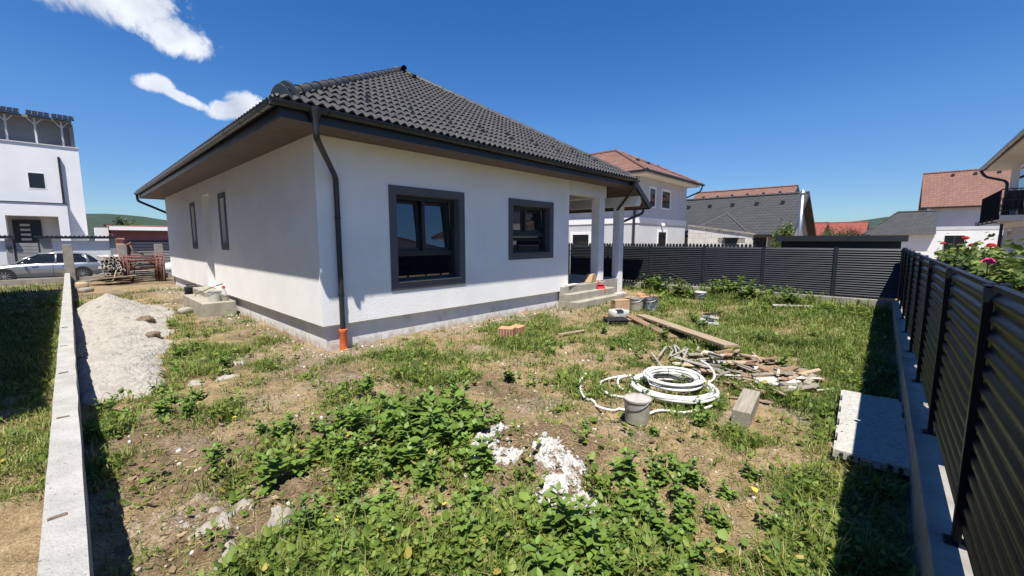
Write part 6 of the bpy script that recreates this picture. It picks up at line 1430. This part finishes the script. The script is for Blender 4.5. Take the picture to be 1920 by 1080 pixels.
# stones: nobody could count them
def build_stones():
    g_ = np.random.default_rng(31); n = 5200
    x = np.concatenate([g_.uniform(2.6,9.6,800), HX0-.05-np.abs(g_.normal(0,.3,800)), g_.uniform(-.03,13.5,1000), g_.uniform(0,4.5,900)])
    y = np.concatenate([HY0-.05-np.abs(g_.normal(0,.22,800)), g_.uniform(6.6,21,800), g_.uniform(0,6.5,1000), g_.uniform(.5,5.5,900)])
    k = in_plot_free(x, y); x, y = x[k], y[k]; n = len(x); r = np.hypot(x, y); s = (.004+.013*g_.random(n)**3)*(1+.07*r)
    ico = bmesh.new(); bmesh.ops.create_icosphere(ico, subdivisions=1, radius=1); V = np.array([v.co[:] for v in ico.verts]); F_ = np.array([[v.index for v in f.verts] for f in ico.faces]); ico.free()
    v = V[None]*(s[:,None]*g_.uniform(.6,1.3,(n,3)))[:,None,:]*g_.uniform(.75,1.2,(n,len(V),1)); v = v + np.stack([x,y,th(x,y)+s*.25], -1)[:,None,:]
    loops = (F_[None]+(np.arange(n)*len(V))[:,None,None]).ravel(); nt_ = n*len(F_)
    mt = tint_material('gravel', [(0,(.15,.11,.08)),(.45,(.26,.22,.175)),(.8,(.42,.39,.35)),(1,(.58,.56,.53))], .9, 0)
    mass_mesh('gravel', v.reshape(-1,3), loops, np.arange(nt_)*3, np.full(nt_,3), np.repeat(g_.random(n)**.8, len(V)), mt, 'pale gravel and chips strewn over soil and along walls')
build_stones()
def build_clods():
    g_ = np.random.default_rng(41); x = np.concatenate([2.5+g_.normal(0,.55,420), g_.uniform(0,1.4,420), 1.9+g_.normal(0,.5,200), 2.1+g_.normal(0,.5,160)]); y = np.concatenate([2.3+g_.normal(0,.42,420), g_.uniform(2,6,420), 3.8+g_.normal(0,.5,200), 18.5+g_.normal(0,1.5,160)])
    x = np.concatenate([x, g_.uniform(0,5,2600)]); y = np.concatenate([y, g_.uniform(0,6.5,2600)]); k = in_plot_free(x, y); x, y = x[k], y[k]; n = len(x); s = .005+.024*g_.random(n)**4
    ico = bmesh.new(); bmesh.ops.create_icosphere(ico, subdivisions=2, radius=1); V = np.array([v.co[:] for v in ico.verts]); F_ = np.array([[v.index for v in f.verts] for f in ico.faces]); ico.free()
    v = V[None]*(s[:,None]*g_.uniform(.6,1.4,(n,3))*[1.2,1,.6])[:,None,:]*g_.uniform(.55,1.3,(n,len(V),1)); v = v + np.stack([x,y,th(x,y)+s*.15], -1)[:,None,:]
    loops = (F_[None]+(np.arange(n)*len(V))[:,None,None]).ravel(); nt_ = n*len(F_)
    mt = tint_material('earth_clods', [(0,(.12,.085,.052)),(.5,(.21,.155,.095)),(1,(.34,.26,.16))], .95, 0)
    mass_mesh('earth_clods', v.reshape(-1,3), loops, np.arange(nt_)*3, np.full(nt_,3), np.repeat(g_.random(n), len(V)), mt, 'brown clods of turned earth on the mound').data.shade_flat()
build_clods()

# geranium troughs on the neighbour's side of the fence
def geranium(label, x0, x1, y, zb, flowers):
    r = thing('geranium_trough', label, 'potted plant', (x0, y, 0), 'geranium troughs behind the fence'); xm = (x0+x1)/2
    mb = MB(); mb.prism([(-.09,0),(.09,0),(.12,.17),(.125,.19),(-.125,.19),(-.12,.17)], lambda p, t: (t, y+p[0], zb+p[1]), x0, x1); obj('trough', mb, M['plastic_black'], r)
    mb = MB(); mb.box(x0+.1, x0+.14, y-.04, y+.04, 0, zb); mb.box(x1-.14, x1-.1, y-.04, y+.04, 0, zb); obj('stand', mb, M['frame'], r)
    g_ = np.random.default_rng(int(x0*100)); n = 520; p = np.stack([g_.uniform(x0-.06,x1+.06,n), y+np.clip(g_.normal(0,.10,n),-.2,.16), zb+.14+np.abs(g_.normal(0,.10,n))+.05*np.sin(g_.uniform(x0,x1,n)*7)], -1)
    vs_ = []; K_ = 12; nrm = np.stack([g_.normal(0,.5,n), g_.normal(0,.5,n)+.2, np.abs(g_.normal(.8,.3,n))], -1); nrm /= np.linalg.norm(nrm, axis=1, keepdims=True)
    t1 = np.cross(nrm, np.array([.3,.9,.1])); t1 /= np.linalg.norm(t1, axis=1, keepdims=True); t2 = np.cross(nrm, t1); sz = g_.uniform(.018,.042,n)
    vs_.append(p - nrm*(sz*.25)[:,None])
    for k in range(K_):
        a = math.tau*k/K_; rr = sz*(1 if k % 2 else .8)*(.35 if k == 0 else 1); vs_.append(p + t1*(rr*math.cos(a))[:,None] + t2*(rr*math.sin(a))[:,None])
    v = np.stack(vs_, 1).reshape(-1,3); b = (np.arange(n)*(K_+1))[:,None]; tri = np.array([[0,1+k,1+(k+1) % K_] for k in range(K_)]).ravel(); loops = (b+tri).ravel(); nt_ = n*K_
    mass_mesh('foliage', v, loops, np.arange(nt_)*3, np.full(nt_,3), np.repeat(g_.random(n), K_+1), M['geranium'], None, r, (x0,y,0))
    for fx, fy, fz, col in flowers:
        mb = MB(); mb.tube([(fx, fy, zb+.2), (fx, fy, fz)], .004, 5); fo = obj('flower_stalk', mb, M['stem'], r)
        mb = MB()
        for k in range(46):
            u_ = random.uniform(0, math.tau); e = random.uniform(-.25,1.5); c = Vector((fx,fy,fz)) + Vector((math.cos(u_)*math.cos(e), math.sin(u_)*math.cos(e), math.sin(e)*.75))*.027
            mb.bar(c, (.021,.021,.004), EU(random.uniform(-1,1), random.uniform(-1,1), u_))
        obj('flower_head', mb, M[col], fo)
geranium('geranium trough nearest the viewer at the right edge, with one pink bloom', 3.55, 4.75, -.66, 1.44, [(4.55,-.47,1.74,'petal_pink')])
geranium('geranium trough second from the right edge, with red bloom', 5.0, 6.3, -.66, 1.44, [(6.15,-.64,1.84,'petal_red')])
geranium('geranium trough third from the right edge, with two red blooms', 6.6, 8.2, -.66, 1.44, [(7.6,-.64,1.83,'petal_red'),(7.9,-.6,1.92,'petal_red')])
geranium('geranium trough farthest away along the fence, with small red bloom', 8.6, 10.6, -.62, 1.42, [(10.2,-.52,1.84,'petal_red')])

# trees beyond the back fence
def tree(name, label, x, y, h, cr, mat, zc=.58):
    r = thing(name, label, 'tree', (x, y, 0)); mb = MB(); mb.tube([(x,y,-.3),(x+.1,y,h*.3),(x,y+.1,h*.7)], [.06*h*.5,.045*h*.5,.015*h], 8); obj('trunk', mb, M['bark'], r, smooth=True)
    mb = MB()
    for k in range(9):
        a = k*2.4; mb.tube([(x,y,h*(.3+.04*k)), (x+math.cos(a)*cr*.5, y+math.sin(a)*cr*.5, h*(.45+.05*k))], [.05,.015], 5)
    obj('limbs', mb, M['bark'], r)
    g_ = np.random.default_rng(int(abs(x*7+y*3))); n = 2600; cl = g_.normal(0,1,(38,3)); cl /= np.linalg.norm(cl,axis=1,keepdims=True); cl *= g_.uniform(.35,.95,(38,1)); ci = g_.integers(0,38,n)
    p = (cl[ci] + g_.normal(0,.17,(n,3)))*[cr,cr,h*.42] + [x,y,h*zc]; s = .10*h/5
    q = g_.normal(0,1,(n,3)); q /= np.linalg.norm(q,axis=1,keepdims=True); w = np.cross(q, g_.normal(0,1,(n,3))); w /= np.linalg.norm(w,axis=1,keepdims=True)
    v = np.stack([p-q*s, p+w*s*.6, p+q*s, p-w*s*.6], 1).reshape(-1,3); mass_mesh('crown', v, np.arange(n*4), np.arange(n)*4, np.full(n,4), np.repeat(g_.random(n),4), mat, None, r, (x,y,0))
tree('leafy_tree', 'round green tree between the distant red roofs', 62, 6.0, 3.75, 1.7, M['treeleaf'])
tree('copper_tree', 'copper-leaved tree right of the green tree', 63, 4.2, 3.3, 1.2, M['treered'])
tree('garden_shrub', 'pale green shrub rising at the left end of the metal shed', 17.2, 3.0, 2.15, .45, M['geranium'], .72)
tree('garden_shrub', 'leafy shrub top behind the red garage roof', 3.4, 46.2, 3.15, .9, M['geranium'], .78)

# dry straw and clippings lying on the soil
def build_straw():
    g_ = np.random.default_rng(77); n = 24000; u_ = g_.random(n*3); r = 1.0*(16/1.0)**u_; a = g_.random(n*3)*R(100)-R(6); x = r*np.cos(a); y = r*np.sin(a); k = in_plot_free(x, y) & (x > -.02); x, y, r = x[k][:n], y[k][:n], r[k][:n]; n = len(x)
    a = g_.random(n)*math.tau; el = g_.normal(.05,.12,n); d = np.stack([np.cos(a)*np.cos(el), np.sin(a)*np.cos(el), np.sin(el)], -1); s_ = np.stack([-np.sin(a), np.cos(a), g_.normal(0,.2,n)], -1)
    ribbon_mesh('dry_straw', np.stack([x,y,th(x,y)+.006], -1), d, s_, (.02+.06*g_.random(n)**2)*(1+.05*r), (.003+.004*g_.random(n)**3)*(1+.12*r), .1*g_.random(n), np.clip(.80+.2*g_.random(n),0,1), M['grass'], 'dry straw and clippings lying on the bare soil')
build_straw()

# crumbs of lime around the spills
def build_crumbs():
    g_ = np.random.default_rng(91); x, y = [], []
    for p, q, r_ in LIMES[:10]: x.append(p+g_.normal(0,r_*.55,75)); y.append(q+g_.normal(0,r_*.55,75))
    x = np.concatenate(x); y = np.concatenate(y); n = len(x); s_ = .004+.016*g_.random(n)**2.5
    ico = bmesh.new(); bmesh.ops.create_icosphere(ico, subdivisions=1, radius=1); V = np.array([v.co[:] for v in ico.verts]); F_ = np.array([[v.index for v in f.verts] for f in ico.faces]); ico.free()
    v = V[None]*(s_[:,None]*g_.uniform(.6,1.4,(n,3)))[:,None,:]*g_.uniform(.6,1.25,(n,len(V),1)); v = v + np.stack([x,y,th(x,y)+.012+s_*.4], -1)[:,None,:]
    loops = (F_[None]+(np.arange(n)*len(V))[:,None,None]).ravel(); nt_ = n*len(F_)
    mass_mesh('lime_crumbs', v.reshape(-1,3), loops, np.arange(nt_)*3, np.full(nt_,3), g_.random(n*len(V)), M['lime'], 'white crumbs of lime strewn over the spills').data.shade_flat()
build_crumbs()
